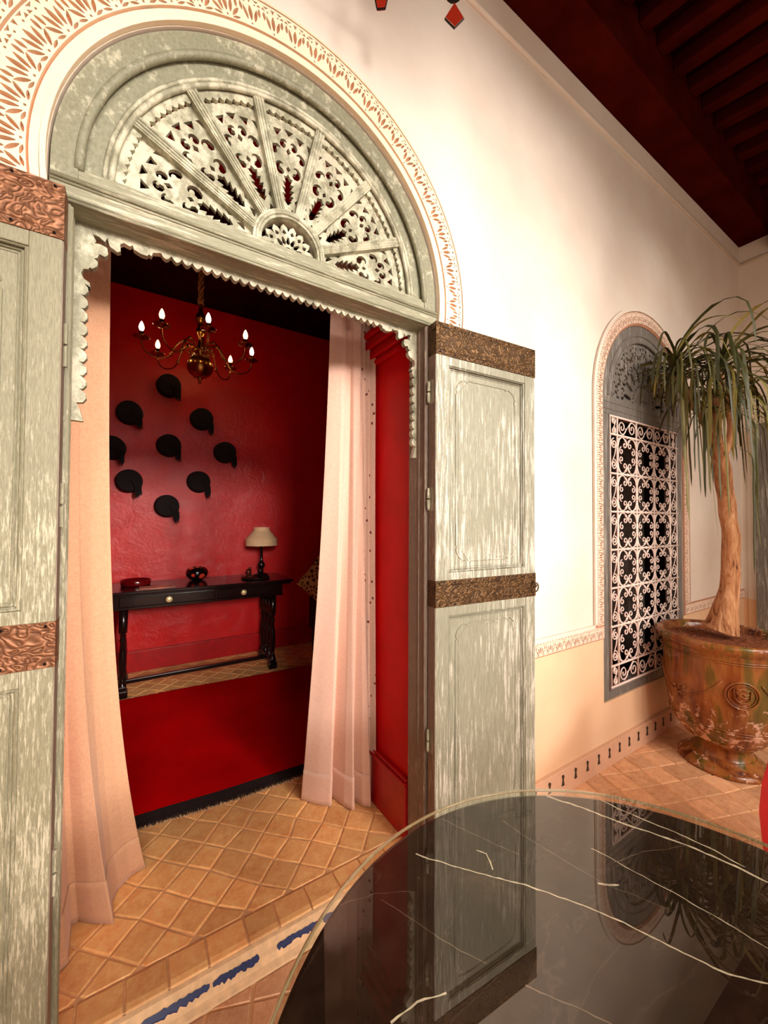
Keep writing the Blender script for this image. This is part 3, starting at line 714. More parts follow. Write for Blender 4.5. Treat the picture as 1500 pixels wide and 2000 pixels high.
for i in range(nt):
    for t_, d_ in ((0, .003), (.25, -.007), (.5, -.011), (.75, -.007)): T.append((x+st_*(i+t_), 2.090+d_))
T += [(2*DX+.001-p[0], p[1]) for p in T[:19][::-1]]
obj('scalloped_board', plate(B(), T, [], 1.250, 1.268), M['fret'], d1)

# ============================================================ DOOR LEAVES
def leaf(name, origin, rz, width, mirror, band_mat, mat, edge_mat, label, stile=.06, thk=.047):
    d = empty(name, origin, rz, kind='structure', label=label, category='door leaf')
    s = -1 if mirror else 1
    def X(a, b): return (min(s*a, s*b), max(s*a, s*b))
    z0, z1 = .03, 2.10
    def bx(bm, a, b, y0, y1, c, e): x0, x1 = X(a, b); return box(bm, x0, x1, y0, y1, c, e)
    obj('stile', bx(B(), .0005, stile, 0, thk, z0, z1), mat, d, bevel=.002)
    obj('stile', bx(B(), width-stile, width, 0, thk, z0, z1), mat, d, bevel=.002)
    bm = bx(B(), -.0012, .0006, 0.002, thk-.001, z0, z1); obj('hinge_edge', bm, edge_mat, d)
    for a, b in ((z0, .16), (.985, 1.15), (1.945, z1)): obj('rail', bx(B(), stile, width-stile, .001, thk-.002, a, b), mat, d, bevel=.002)
    for a, b in ((.16, .985), (1.15, 1.945)):
        p = obj('panel', bx(B(), stile, width-stile, .014, .03, a, b), mat, d)
        bm = B(); q = .014
        x0, x1 = X(stile, width-stile)
        for k, rr in ((.003, .0055), (.011, .0035), (.018, .0025)):
            tube(bm, [(x0+k, .006+k*.45, a+k), (x1-k, .006+k*.45, a+k), (x1-k, .006+k*.45, b-k), (x0+k, .006+k*.45, b-k)], rr, 6, closed=True)
        obj('panel_moulding', bm, mat, d, smooth=False)
        # raised line with hollow corners
        xa, xb, za, zb = x0+.045, x1-.045, a+.04, b-.04; r = .055; e = .008; pts = []
        for (cx, cz, a0) in ((xa, za, 90), (xb, za, 180), (xb, zb, 270), (xa, zb, 0)):
            # convex quarter rounds with little shoulders
            ccx = cx+(r if cx == xa else -r); ccz = cz+(r if cz == za else -r)
            base = {(xa, za): (180, 270), (xb, za): (270, 360), (xb, zb): (0, 90), (xa, zb): (90, 180)}[(cx, cz)]
            A = arc(ccx, ccz, r, base[0], base[1], 8)
            p0, p1 = A[0], A[-1]
            if base[0] in (180, 0): pts += [(p0[0], p0[1]+(e if cz == za else -e)), (p0[0]+(e if cx == xa else -e), p0[1])] + A[1:-1] + [(p1[0], p1[1]+(e if cz == za else -e)), (p1[0]+(e if cx == xa else -e)*1, p1[1])]
            else: pts += [(p0[0]+(e if cx == xa else -e), p0[1]), (p0[0], p0[1]+(e if cz == za else -e))] + A[1:-1] + [(p1[0]+(e if cx == xa else -e), p1[1]), (p1[0], p1[1]+(e if cz == za else -e))]
        obj('raised_line', tube(B(), [(x_, .0135, z_) for x_, z_ in pts], .0032, 6, closed=True), mat, p, smooth=True)
        x0p, x1p = xa+.012, xb-.012
        obj('raised_field', plate(B(), [(x0p+.04, za+.014), (x1p-.04, za+.014), (x1p, za+.055), (x1p, zb-.055), (x1p-.04, zb-.014), (x0p+.04, zb-.014), (x0p, zb-.055), (x0p, za+.055)], [], .0125, .02), mat, p, bevel=.0015)
    for a, b in ((1.978, 2.102), (1.022, 1.122)):
        bm = B(); x0, x1 = X(-.002, width+.0015)
        box(bm, x0, x1, -.0035, thk+.002, a, b)
        bd = obj('metal_band', bm, band_mat, d, bevel=.001)
        bm = B(); nn = 8
        for i in range(nn):
            for zz_ in (a+.009, b-.009): sphere(bm, (s*(.015+(width-.03)*i/(nn-1)), -.004, zz_), .0035, 6, 4)
        obj('nail', bm, M['iron'], bd, kind='stuff')
        bm = B()
        for zz_ in (a+.018, b-.018): tube(bm, [(x0+.002, -.0035, zz_), (x1-.002, -.0035, zz_)], .0018, 5)
        obj('border_line', bm, band_mat, bd)
    return d
lr = leaf('door_2', (.951, 1.134, 0), -R_(4), .532, False, M['band'], M['sageleaf'], M['sagedark'], 'right sage green door leaf folded open against the cream wall with brown metal bands')
ll = leaf('door_3', (-.1445, 1.130, 0), 0, .532, True, M['bandred'], M['sage'], M['sagedark'], 'left sage green door leaf at the photo edge with reddish copper bands', stile=.058)
for zz_ in (1.84, 1.43, .52, .12):
    bm = B(); tube(bm, [(-.008, .036, zz_-.035), (-.008, .036, zz_-.003)], .0062, 8); tube(bm, [(-.008, .036, zz_+.003), (-.008, .036, zz_+.035)], .0062, 8); sphere(bm, (-.008, .036, zz_+.038), .005, 8, 5); sphere(bm, (-.008, .036, zz_-.038), .005, 8, 5)
    box(bm, -.0015, .0, .012, .046, zz_-.045, zz_+.045)
    obj('hinge', bm, M['sage'], lr, label='painted barrel hinge')
for zz_ in (1.75, 1.38, .55):
    bm = B(); tube(bm, [(.004, .03, zz_-.05), (.004, .03, zz_-.003)], .005, 8); tube(bm, [(.004, .03, zz_+.003), (.004, .03, zz_+.05)], .005, 8)
    obj('hinge', bm, M['sage'], ll, label='painted barrel hinge')
bm = B(); tube(bm, [(.519+.0, -.010, 1.072)]+[(.519+.020*cos(R_(a)), -.012, 1.062+.020*sin(R_(a))) for a in range(80, -280, -20)], .003, 6); sphere(bm, (.519, -.006, 1.083), .007, 8, 6)
lathe(bm, [(0, -.012), (.012, -.01), (.014, 0)], .519, -.006, 1.072, 12)
obj('ring_pull', bm, M['band'], lr, smooth=True)

# ============================================================ WINDOW
w1 = empty('window_1', (0, 0, 0), kind='structure', label='arched grey window with white scrollwork iron grille behind the palm', category='window')
WL, WR, WB, WT = WX-.505, WX+.505, .348, 1.962
yw = Y0+.004
obj('window_stile', box(B(), WL, 2.268, yw, yw+.07, WB, WT), M['grey'], w1, bevel=.004)
obj('window_stile', box(B(), 3.125, WR, yw, yw+.07, WB, WT), M['grey'], w1, bevel=.004)
obj('window_sill', box(B(), 2.268, 3.125, yw, yw+.07, WB, .405), M['grey'], w1, bevel=.004)
bm = B(); tube(bm, [(2.262, yw, WB+.05), (2.262, yw, WT)], .006, 6); tube(bm, [(2.262, yw, .399), (3.13, yw, .399)], .006, 6); tube(bm, [(3.131, yw, .399), (3.131, yw, WT)], .006, 6)
obj('stile_bead', bm, M['grey'], w1, smooth=True)
obj('window_head', plate(B(), [(WL, WT), (WR, WT), (WR, WZ)]+arc(WX, WZ, .505, 0, 180, 40)+[(WL, WZ)], [arc(WX, WZ+.01, .395, 0, 180, 40)], yw, yw+.06), M['grey'], w1, bevel=.003)
obj('arch_bead', tube(B(), [(x_, yw, z_) for x_, z_ in arc(WX, WZ+.01, .44, 0, 180, 40)], .008, 6), M['grey'], w1, smooth=True)
obj('arch_bead', tube(B(), [(x_, yw, z_) for x_, z_ in arc(WX, WZ+.01, .398, 0, 180, 40)], .006, 6), M['grey'], w1, smooth=True)
fan(w1, WX, WZ+.01, .0935, .3955, 9, yw+.012, yw+.022, M['grey'], .90)
H = [spiky(0, .01, .05, .02)] + [[(WX, WZ)]][:0]
bm = plate(B(), arc(WX, WZ+.01, .0945, 0, 180, 20), [[(WX+a*.03+.011*cos(R_(k*60)), WZ+.045+.011*sin(R_(k*60))) for k in range(6)] for a in (-1, 0, 1)], yw+.012, yw+.022); obj('pierced_panel', bm, M['grey'], w1)
for z_ in (1.99, 2.03): obj('head_bead', tube(B(), [(WL+.02, yw, z_), (WR-.02, yw, z_)], .004, 6), M['grey'], w1)
# grille
COLS = [2.276, 2.352, 2.574, 2.796, 3.018, 3.118]
ROWS = [.415, .532, .753, .969, 1.186, 1.403, 1.622, 1.846, 1.950]
gr = empty('grille', (0, 0, 0)); gr.parent = w1
yg = Y0+.0
bm0 = None
for x_ in COLS: obj('bar', tube(B(), [(x_, yg, ROWS[0]-.006), (x_, yg, ROWS[-1]+.006)], .0066 if x_ in COLS[1:-1] else .005, 6), M['whiteiron'], gr, smooth=True)
for z_ in ROWS: obj('bar', tube(B(), [(COLS[0]-.008, yg-.002, z_), (COLS[-1]+.012, yg-.002, z_)], .0064, 6), M['whiteiron'], gr, smooth=True)
def spiral(cx, cz, r, a0, turns, sgn, n=14, y=0):
    return [(cx+r*(1-.82*i/n)*cos(a0+sgn*2*pi*turns*i/n), y, cz+r*(1-.82*i/n)*sin(a0+sgn*2*pi*turns*i/n)) for i in range(n+1)]
def cellmesh(wd, ht):
    bm = B(); rx, rz = wd/2-.006, ht/2-.006; rr = .0043; T5 = 4
    for sx in (1, -1):
        for sz in (1, -1):
            # quarter C scroll: from the middle of the side round to the middle of top, ending in two curls
            P = []
            for i in range(9):
                a = R_(4+82*i/8); P.append((sx*rx*.5+sx*(rx*.5)*cos(a)*1.0, 0, sz*rz*.38+sz*rz*.62*sin(a)))
            # outer C
            tube(bm, P, rr, T5)
            c1 = (sx*rx*.28, sz*rz*.60); r1 = rx*.235
            tube(bm, spiral(c1[0], c1[1], r1, R_(90 if sz > 0 else -90), 1.15, sx*sz, 13), rr, T5)
            c2 = (sx*rx*.64, sz*rz*.24); r2 = rx*.225
            tube(bm, spiral(c2[0], c2[1], r2, R_(90 if sz > 0 else -90), 1.15, -sx*sz, 13), rr, T5)
            tube(bm, [(sx*rx*.5, 0, sz*rz), (sx*rx*.14, 0, sz*rz*.86), (sx*rx*.02, 0, sz*rz*.62)], rr, T5)
            tube(bm, [(sx*rx, 0, sz*rz*.38), (sx*rx*.98, 0, sz*rz*.1), (sx*rx*.98, 0, 0)], rr, T5)
            # corner brace
            tube(bm, [(sx*(rx+.004), 0, sz*rz*.55), (sx*rx*.88, 0, sz*rz*.90), (sx*rx*.5, 0, sz*(rz+.004))], rr*.9, T5)
    for sz in (1, -1): sphere(bm, (0, 0, sz*(rz+.004)), .009, 6, 4)
    for sx in (1, -1): sphere(bm, (sx*(rx+.004), 0, 0), .009, 6, 4)
    me = bpy.data.meshes.new('scroll_cell'); bm.to_mesh(me); bm.free(); return me
def sidemesh(wd, ht):
    bm = B(); r = min(wd*.40, ht*.2)
    for sz in (1, -1):
        tube(bm, spiral(0, sz*ht*.27, r, R_(90), 1.6, sz, 20), .0043, 4)
    tube(bm, [(r*.9, 0, ht*.27), (r*.3, 0, 0), (-r*.9, 0, -ht*.27)], .0036, 4)
    me = bpy.data.meshes.new('scroll_cell'); bm.to_mesh(me); bm.free(); return me
def topmesh(wd, ht):
    bm = B(); r = min(ht*.42, wd*.22)
    for sx in (1, -1): tube(bm, spiral(sx*wd*.26, 0, r, R_(0), 1.6, sx, 20), .0043, 4)
    tube(bm, [(-wd*.26+r*.2, 0, -r), (0, 0, 0), (wd*.26-r*.2, 0, r)], .0036, 4)
    me = bpy.data.meshes.new('scroll_cell'); bm.to_mesh(me); bm.free(); return me
me_c = cellmesh(.222, .218); me_l = sidemesh(.076, .218); me_r = sidemesh(.10, .218); me_t = topmesh(.222, .11); me_k = sidemesh(.07, .11)
for j in range(len(ROWS)-1):
    for i in range(5):
        small = j in (0, 7); side = i in (0, 4)
        me_ = (me_k if side else me_t) if small else ((me_l if i == 0 else me_r) if side else me_c)
        o = obj('scroll_cell', me_, M['whiteiron'], gr, smooth=True)
        o.location = ((COLS[i]+COLS[i+1])/2, yg-.001, (ROWS[j]+ROWS[j+1])/2)
        h_ = ROWS[j+1]-ROWS[j]
        if not small: o.scale.z = h_/.218
# shutter edge standing inside the window
obj('inner_shutter', box(B(), 3.13, 3.19, 1.42, 1.80, .36, 1.96), M['grey'], w1, bevel=.003)

# ============================================================ CURTAINS
def curtain(name, top, bot, z0, z1, flare, mat, label, hem=.14, hemoff=.0025, group=None, sm=2):
    """pleated sheet between a path at the rod and a path at the floor"""
    def resample(P, n, sm=3):
        L = [0]
        for a, b in zip(P, P[1:]): L.append(L[-1]+math.dist(a, b))
        out = []
        for i in range(n+1):
            s_ = L[-1]*i/n; k = 0
            while k < len(L)-2 and L[k+1] < s_: k += 1
            t_ = (s_-L[k])/max(1e-9, L[k+1]-L[k]); out.append((P[k][0]+(P[k+1][0]-P[k][0])*t_, P[k][1]+(P[k+1][1]-P[k][1])*t_))
        for _ in range(sm): out = [out[0]]+[((a[0]+2*b[0]+c[0])/4, (a[1]+2*b[1]+c[1])/4) for a, b, c in zip(out, out[1:], out[2:])]+[out[-1]]
        return out
    n = 150; T_, B_ = resample(top, n), resample(bot, n, sm); m_ = 46; rnd = random.Random(5)
    def P(i, v):
        k = v**flare; a, b = T_[i], B_[i]
        wob = .003*sin(i*.13+v*9)*v
        return Vector((a[0]+(b[0]-a[0])*k, a[1]+(b[1]-a[1])*k+wob, z1+(z0-z1)*v))
    bm = B(); G = [[bm.verts.new(P(i, j/m_)) for i in range(n+1)] for j in range(m_+1)]
    for j in range(m_):
        for i in range(n): bm.faces.new((G[j][i], G[j+1][i], G[j+1][i+1], G[j][i+1]))
    root = obj(name, bm, mat, smooth=True, label=label, category='curtain', group=group)
    s_ = root.modifiers.new('thick', 'SOLIDIFY'); s_.thickness = .0025
    if hem:
        bm = B(); h0 = 1-hem/(z1-z0); K = 6; G = []
        for j in range(K+1):
            v = h0+(1-h0)*j/K; row = []
            for i in range(n+1):
                p = P(i, v); q = P(min(i+1, n), v)-P(max(i-1, 0), v); nv = Vector((q.y, -q.x, 0)).normalized()
                row.append(bm.verts.new(p+nv*hemoff*1.2))
            G.append(row)
        for j in range(K):
            for i in range(n): bm.faces.new((G[j][i], G[j+1][i], G[j+1][i+1], G[j][i+1]))
        h_ = obj('hem', bm, mat, root, smooth=True); s_ = h_.modifiers.new('thick', 'SOLIDIFY'); s_.thickness = .002
    return root
curtain('curtain', [(-.26, 1.50), (-.21, 1.53), (-.18, 1.50), (-.15, 1.54), (-.12, 1.55), (-.0765, 1.55)],
        [(-.27, 1.40), (-.22, 1.44), (-.175, 1.448), (-.145, 1.462), (-.150, 1.60), (-.130, 1.604), (-.085, 1.56), (-.037, 1.530), (-.045, 1.62), (-.030, 1.66), (.01, 1.70), (.054, 1.715)],
        .066, 2.62, 3.6, M['linen'], 'cream linen curtain hanging inside the left jamb and pooling in stepped folds', sm=0)
curtain('curtain', [(.738, 1.61), (.80, 1.575), (.835, 1.60), (.838, 1.585), (.868, 1.565), (.885, 1.60)],
        [(.668, 1.745), (.715, 1.685), (.762, 1.632), (.772, 1.64), (.785, 1.70), (.795, 1.70), (.815, 1.60), (.838, 1.556), (.846, 1.565), (.858, 1.63), (.868, 1.625), (.888, 1.555), (.915, 1.534)],
        .064, 2.62, 1.7, M['linen2'], 'blush linen curtain hanging in three narrow folds beside the red reveal')
curtain('curtain', [(.86, 1.66), (.885, 1.60), (.90, 1.58), (.905, 1.61), (.918, 1.57), (.924, 1.60), (.94, 1.555), (.948, 1.60)], [(.86, 1.68), (.89, 1.60), (.905, 1.56), (.912, 1.60), (.926, 1.56), (.936, 1.58), (.944, 1.54), (.950, 1.60)],
        .066, 2.615, 1.6, M['floral'], 'narrow floral printed lining curtain behind the blush curtain', hem=0)
rod = tube(B(), [(-.40, 1.52, 2.64), (1.1, 1.60, 2.64)], .011, 10)
obj('curtain_rod', rod, M['brass'], smooth=True, label='brass rod carrying the curtains inside the doorway', category='rod')

# ============================================================ RUG
root = empty('rug', (.6, 2.65, .06), R_(-3.0), label='plain red wool rug with a black fringed border on the tiles', category='rug')
def rugfn(x0, x1, y0, y1, th, nx, ny, rag=0):
    bm = B(); G = []
    for j in range(ny+1):
        for i in range(nx+1):
            x_ = x0+(x1-x0)*i/nx; y_ = y0+(y1-y0)*j/ny
            if j == 0: y_ += .006*sin(x_*9)+random.uniform(-rag, rag)
            if j == ny: y_ += random.uniform(-rag, rag)
            G.append(bm.verts.new((x_, y_, th+.002*sin(x_*7+y_*5))))
    for j in range(ny):
        for i in range(nx):
            a = j*(nx+1)+i; bm.faces.new((G[a], G[a+1], G[a+nx+2], G[a+nx+1]))
    return bm
o = obj('rug_field', rugfn(-.95, 1.3, -.670, .655, .014, 90, 30, .001), M['rug'], root, smooth=True)
obj('rug_border', rugfn(-.97, 1.32, -.735, .675, .008, 260, 30, .005), M['fringe'], root)
bm = B()
for i in range(900):
    x_ = -.9+2.15*i/900; y_ = -.733+.006*sin(x_*9); L_ = random.uniform(.006, .02)
    tube(bm, [(x_, y_+.012, .010), (x_+random.uniform(-.004, .004), y_-L_*.6, .006), (x_+random.uniform(-.008, .008), y_-L_, .002)], .0016, 3, cap=False)
obj('fringe', bm, M['fringe'], root, kind='stuff')
# pale fringe tufts of the rug pad
bm = B()
for i in range(500):
    x_ = -.75+1.35*i/500; y_ = -.745+.006*sin(x_*9)+random.uniform(-.006, .002)
    tube(bm, [(x_, y_+.006, .004), (x_+random.uniform(-.006, .006), y_-random.uniform(.004, .014), .002)], .0014, 3, cap=False)
obj('pale_fringe', bm, M['limeedge'], root, kind='stuff')

# ============================================================ CONSOLE TABLE
dk = empty('console_table', (.5, 3.54, .06), label='black lacquered console table with two drawers against the red wall', category='table')
def DB(x0, x1, y0, y1, z0, z1): return box(B(), x0-.5, x1-.5, y0-3.54, y1-3.54, z0-.06, z1-.06)
obj('table_top', DB(-.30, 1.17, 3.29, 3.80, .812, .835), M['ebony'], dk, bevel=.006)
obj('top_moulding', DB(-.285, 1.15, 3.305, 3.79, .797, .811), M['ebony'], dk, bevel=.005)
obj('apron', DB(-.25, 1.09, 3.335, 3.77, .715, .797), M['ebony'], dk, bevel=.003)
obj('apron_bead', DB(-.255, 1.095, 3.328, 3.775, .700, .716), M['ebony'], dk, bevel=.004)
for a, b, kx in ((-.08, .545, .228), (.565, .98, .76)):
    dr = obj('drawer', DB(a, b, 3.322, 3.35, .722, .790), M['ebony'], dk, bevel=.004)
    bm = B(); tube(bm, [(kx-.5, 3.322-3.54, .757-.06), (kx-.5, 3.306-3.54, .757-.06)], .007, 8); sphere(bm, (kx-.5, 3.300-3.54, .757-.06), .023, 12, 8, sy=.6)
    obj('knob', bm, simple('pale_brass', rgb(240, 214, 160), .3, .4), dr, smooth=True)
def turned(x, y, zb, zt): 
    h = zt-zb; P = [(.026, 0), (.026, .05), (.018, .06), (.024, .075), (.014, .10), (.020, .16), (.026, .30), (.022, .44), (.013, .56), (.022, .60), (.013, .64), (.019, .68), (.028, .70), (.028, 1.0), (0, 1.0)]
    return lathe(B(), [(r, z_*h) for r, z_ in P], x-.5, y-3.54, zb-.06, 16)
for x_ in (-.055, 1.03):
    for y_ in (3.412, 3.72):
        obj('leg', turned(x_, y_, .13, .70), M['ebony'], dk, smooth=True)
        bm = box(B(), x_-.535, x_-.465, y_-.035-3.54, y_+.035-3.54, 0, .055); box(bm, x_-.527, x_-.473, y_-.027-3.54, y_+.027-3.54, .055, .085)
        obj('foot', bm, M['ebony'], dk, bevel=.008)
    obj('side_rail', DB(x_-.02, x_+.02, 3.39, 3.71, .10, .15), M['ebony'], dk, bevel=.006)
    for y_ in (3.51, 3.62): obj('spindle', turned(x_, y_, .15, .70), M['ebony'], dk, smooth=True)
    obj('side_panel', DB(x_-.008, x_+.008, 3.40, 3.70, .60, .70), M['ebony'], dk)
obj('stretcher', DB(-.04, 1.02, 3.53, 3.565, .11, .14), M['ebony'], dk, bevel=.005)

# on the console: lamp, vase, tray with figurine, dish, magazine
lp = empty('table_lamp', (1.0, 3.68, .835), label='small table lamp with cream stepped shade at the right end of the console', category='lamp')
obj('lamp_base', lathe(B(), [(0, 0), (.06, 0), (.06, .008), (.045, .016), (.020, .022), (.016, .06), (.030, .075), (.034, .10), (.018, .125), (.0135, .14), (.012, .29), (0, .29)], seg=24), M['ebony'], lp, smooth=True)
obj('lamp_shade', lathe(B(), [(.140, .272), (.142, .275), (.140, .335), (.132, .345), (.128, .348), (.078, .405), (.073, .415), (.072, .440), (.068, .440), (.072, .41), (.124, .346), (.136, .333), (.138, .275)], seg=40), M['shade'], lp, smooth=False)
vs_ = obj('vase', lathe(B(), [(0, 0), (.035, 0), (.060, .012), (.082, .04), (.088, .062), (.080, .088), (.058, .106), (.040, .110), (.036, .104), (.055, .098), (.072, .08), (0, .04)], .455, 3.65, .836, 32), M['vasem'], smooth=True, label='round black glass vase with red spots on the console', category='vase')
tr_ = obj('tray', lathe(B(), [(0, 0), (.11, 0), (.122, .010), (.119, .013), (.105, .005), (0, .005)], .90, 3.49, .836, 32), M['iron'], smooth=True, label='low dark tray in front of the table lamp', category='tray')
fg = obj('figurine', B(), M['brass']) if False else None
bm = B(); sphere(bm, (.875, 3.60, .893), .026, 10, 8, sz=1.2); sphere(bm, (.885, 3.59, .925), .014, 8, 6)
tube(bm, [(.845, 3.565, .850), (.875, 3.575, .900), (.885, 3.58, .918)], .005, 6); tube(bm, [(.850, 3.565, .851), (.89, 3.56, .862), (.915, 3.565, .852)], .006, 6); tube(bm, [(.87, 3.575, .89), (.90, 3.565, .868), (.885, 3.56, .85)], .004, 6)
lathe(bm, [(0, 0), (.035, 0), (.032, .014), (.02, .03), (0, .035)], .875, 3.60, .842, 12)
bmesh.ops.translate(bm, verts=bm.verts, vec=(-.035, -.11, 0))
obj('figurine', bm, simple('dark_bronze', rgb(120, 60, 48), .22, .8, var=.4), smooth=True, label='small seated dark figurine at the left of the tray', category='figurine')
bm = lathe(B(), [(0, 0), (.020, 0), (.020, .05), (.026, .055), (.026, .075), (.008, .08), (0, .08)], .935, 3.465, .842, 14)
obj('bottle', bm, M['ebony'], smooth=True, label='squat dark glass bottle with a pale glint on the tray', category='bottle')
bm = lathe(B(), [(0, .004), (.088, .004), (.095, 0), (.100, .008), (.104, .040), (.099, .044), (.094, .036), (.088, .012), (0, .010)], .02, 3.60, .836, 36)
obj('dish', bm, simple('ruby_glass', rgb(90, 6, 8), .12, var=.2), smooth=True, label='low dark red glass dish at the left of the console', category='dish')
bm = box(B(), .04, .27, 3.34, 3.48, .836, .841); obj('magazine', bm, M['paper'], label='folded paper lying on the console front near the dish', category='magazine', bevel=.001)

# fez hats on the wall
HATS = [((331, 750), 'topmost black fez with tassel, hanging under the chandelier'), ((253, 803), 'black fez at upper left of the group, beside the cream curtain'),
        ((396, 816), 'black fez right of the topmost pair in the second row'), ((218, 872), 'black fez half hidden behind the left curtain'),
        ((331, 868), 'greenish black fez in the centre of the group'), ((442, 882), 'black fez furthest right on the dark side of the wall'),
        ((252, 938), 'black fez above the dish, lower left of the group'), ((390, 940), 'black fez above the spotted vase, lower right of the group'), ((327, 988), 'lowest black fez, closest to the console')]
for (qx, qy), lab in HATS:
    d = ray(qx, qy); k = (3.86-EYE.y)/d.y; c = EYE+d*k
    h = empty('fez', (c.x, 3.95, c.z), label=lab, category='hat', group='black fez hats on the red wall')
    bm = B()
    prof = [(.098, 0), (.100, .004), (.096, .03), (.090, .085), (.086, .092), (.078, .096), (0, .097)]; rings = []
    for r_, yy in prof:
        if r_ == 0: rings.append([bm.verts.new((0, -yy, 0))]); continue
        rings.append([bm.verts.new((r_*cos(2*pi*q/28), -yy, r_*sin(2*pi*q/28))) for q in range(28)])
    for a, b in zip(rings, rings[1:]):
        for q in range(28):
            q2 = (q+1) % 28
            bm.faces.new((a[q], a[q2], b[0]) if len(b) == 1 else (a[q], a[q2], b[q2], b[q]))
    obj('crown', bm, M['felt'], h, smooth=True)
    bm = B(); rnd = random.Random(qx)
    for q in range(34):
        x_ = .030+.045*q/33; e_ = .11+rnd.uniform(0, .05)-.03*abs(q-20)/20
        tube(bm, [(.0, -.100, .0), (x_*.7, -.105-rnd.uniform(0, .008), -.012), (x_+.012, -.106-rnd.uniform(0, .012), -.05), (x_+.014+rnd.uniform(-.006, .006), -.098, -e_)], .0026, 4, cap=False)
    obj('tassel', bm, M['felt'], h)

# ============================================================ CHANDELIER
CX, CY, CZ = .400, 3.2, 2.66
ch = empty('chandelier', (CX, CY, 2.40), label='brass chandelier with eight candle bulbs hanging on a twisted rope in the red room', category='chandelier')
Z = lambda z_: z_-2.40
obj('globe', sphere(B(), (0, 0, Z(2.485)), .092, 28, 18, sz=.93), M['brass'], ch, smooth=True)
obj('stem', lathe(B(), [(0, .56), (.012, .56), (.016, .50), (.034, .47), (.036, .44), (.016, .42), (.020, .38), (.032, .36), (.030, .33), (.014, .31), (.018, .25), (.045, .21), (.040, .19), (.022, .175), (.03, .16), (0, .155)], seg=20), M['brass'], ch, smooth=True)
obj('finial', lathe(B(), [(0, -.045), (.006, -.042), (.012, -.03), (.006, -.018), (.018, -.006), (.012, .004), (.02, .012), (0, .014)], 0, 0, 0, 16), M['brass'], ch, smooth=True)
rp = B()
for ph in (0, 2*pi/3, 4*pi/3): tube(rp, [(.012*cos(ph+i*.55)*(1+.25*sin(i*.7)), .012*sin(ph+i*.55), .56+i*.012) for i in range(31)], .010, 6)
obj('rope', rp, M['rope'], ch, smooth=True)
obj('ceiling_rose', lathe(B(), [(0, 0), (.05, 0), (.04, -.02), (.01, -.03), (0, -.03)], 0, 0, .92, 16), M['brass'], ch)
for i in range(8):
    a = R_(45*i); ca, sa = cos(a), sin(a); r_ = .375
    P = []
    for rr, zz in ((.02, 2.60), (.06, 2.645), (.11, 2.655), (.15, 2.625), (.175, 2.575), (.20, 2.525), (.245, 2.495), (.30, 2.495), (.345, 2.520), (.370, 2.560), (.375, 2.60)): P.append((rr*ca, rr*sa, Z(zz)))
    PP = []
    for k in range(len(P)-1):
        p0, p1, p2, p3 = [Vector(P[min(max(k+q, 0), len(P)-1)]) for q in (-1, 0, 1, 2)]
        for s_ in range(4):
            t_ = s_/4; PP.append(.5*((2*p1)+(-p0+p2)*t_+(2*p0-5*p1+4*p2-p3)*t_**2+(-p0+3*p1-3*p2+p3)*t_**3))
    PP.append(Vector(P[-1]))
    bm = tube(B(), PP, .0055, 6)
    for q in (.105, .19): 
        pc = min(PP, key=lambda v_: abs(sqrt(v_.x**2+v_.y**2)-q)); sphere(bm, pc, .013, 8, 6)
    for (c_r, c_z, R0, sg) in ((.085, 2.60, .028, 1), (.05, 2.56, .022, -1)):
        tube(bm, [((c_r+R0*(1-.8*k/14)*cos(sg*k*.62+1.2))*ca, (c_r+R0*(1-.8*k/14)*cos(sg*k*.62+1.2))*sa, Z(c_z)+R0*(1-.8*k/14)*sin(sg*k*.62+1.2)) for k in range(15)], .0038, 5)
    arm = obj('arm', bm, M['brass'], ch, smooth=True)
    bm = lathe(B(), [(0, 0), (.012, .0), (.016, .008), (.048, .014), (.052, .019), (.046, .021), (.014, .017), (.013, .030), (.015, .055), (.0, .055)], r_*ca, r_*sa, Z(2.60), 20)
    obj('drip_pan', bm, M['brass'], arm, smooth=True)
    bulb = obj('bulb', lathe(B(), [(0, 0), (.008, .002), (.015, .016), (.0175, .030), (.013, .050), (.005, .068), (0, .074)], r_*ca, r_*sa, Z(2.655), 14), M['bulbw'] if i in (4, 6, 0) else M['bulb'], arm, smooth=True)
    if i % 2 == 0:
        point('bulb_light', (CX+r_*ca, CY+r_*sa, 2.70), 3.2, (1, .5, .2), .02)

# ============================================================ ARMCHAIR + CUSHION in the red room
ac = empty('armchair', (1.68, 3.02, .0775), label='dark upholstered armchair half hidden behind the blush curtain', category='chair')
def rb(name, x0, x1, y0, y1, z0, z1, mat, par, bv=.04):
    return obj(name, box(B(), x0, x1, y0, y1, z0, z1), mat, par, bevel=bv, smooth=False)
rb('seat', -.30, .34, -.30, .30, .30, .46, M['cloth'], ac); rb('backrest', -.30, .34, .22, .36, .40, .92, M['cloth'], ac); rb('armrest', -.36, -.27, -.28, .32, .30, .62, M['cloth'], ac); rb('armrest', .31, .40, -.28, .32, .30, .62, M['cloth'], ac)
for x_ in (-.31, .34):
    for y_ in (-.25, .28): obj('leg', lathe(B(), [(.012, 0), (.024, .30), (0, .30)], x_, y_, 0, 12), M['ebony'], ac)
bm = B(); N_ = 14
def pil(u, v, s): 
    k = (1-abs(u)**2.6)*(1-abs(v)**2.6); return Vector((u*.22*(1-.06*(1-abs(v))), s*.06*max(k, 0)**.6, v*.22*(1-.06*(1-abs(u)))))
for s_ in (1, -1):
    G = [[bm.verts.new(pil(-1+2*i/N_, -1+2*j/N_, s_)) for i in range(N_+1)] for j in range(N_+1)]
    for j in range(N_):
        for i in range(N_): bm.faces.new((G[j][i], G[j][i+1], G[j+1][i+1], G[j+1][i]) if s_ < 0 else (G[j][i], G[j+1][i], G[j+1][i+1], G[j][i+1]))
bmesh.ops.remove_doubles(bm, verts=bm.verts, dist=.0005)
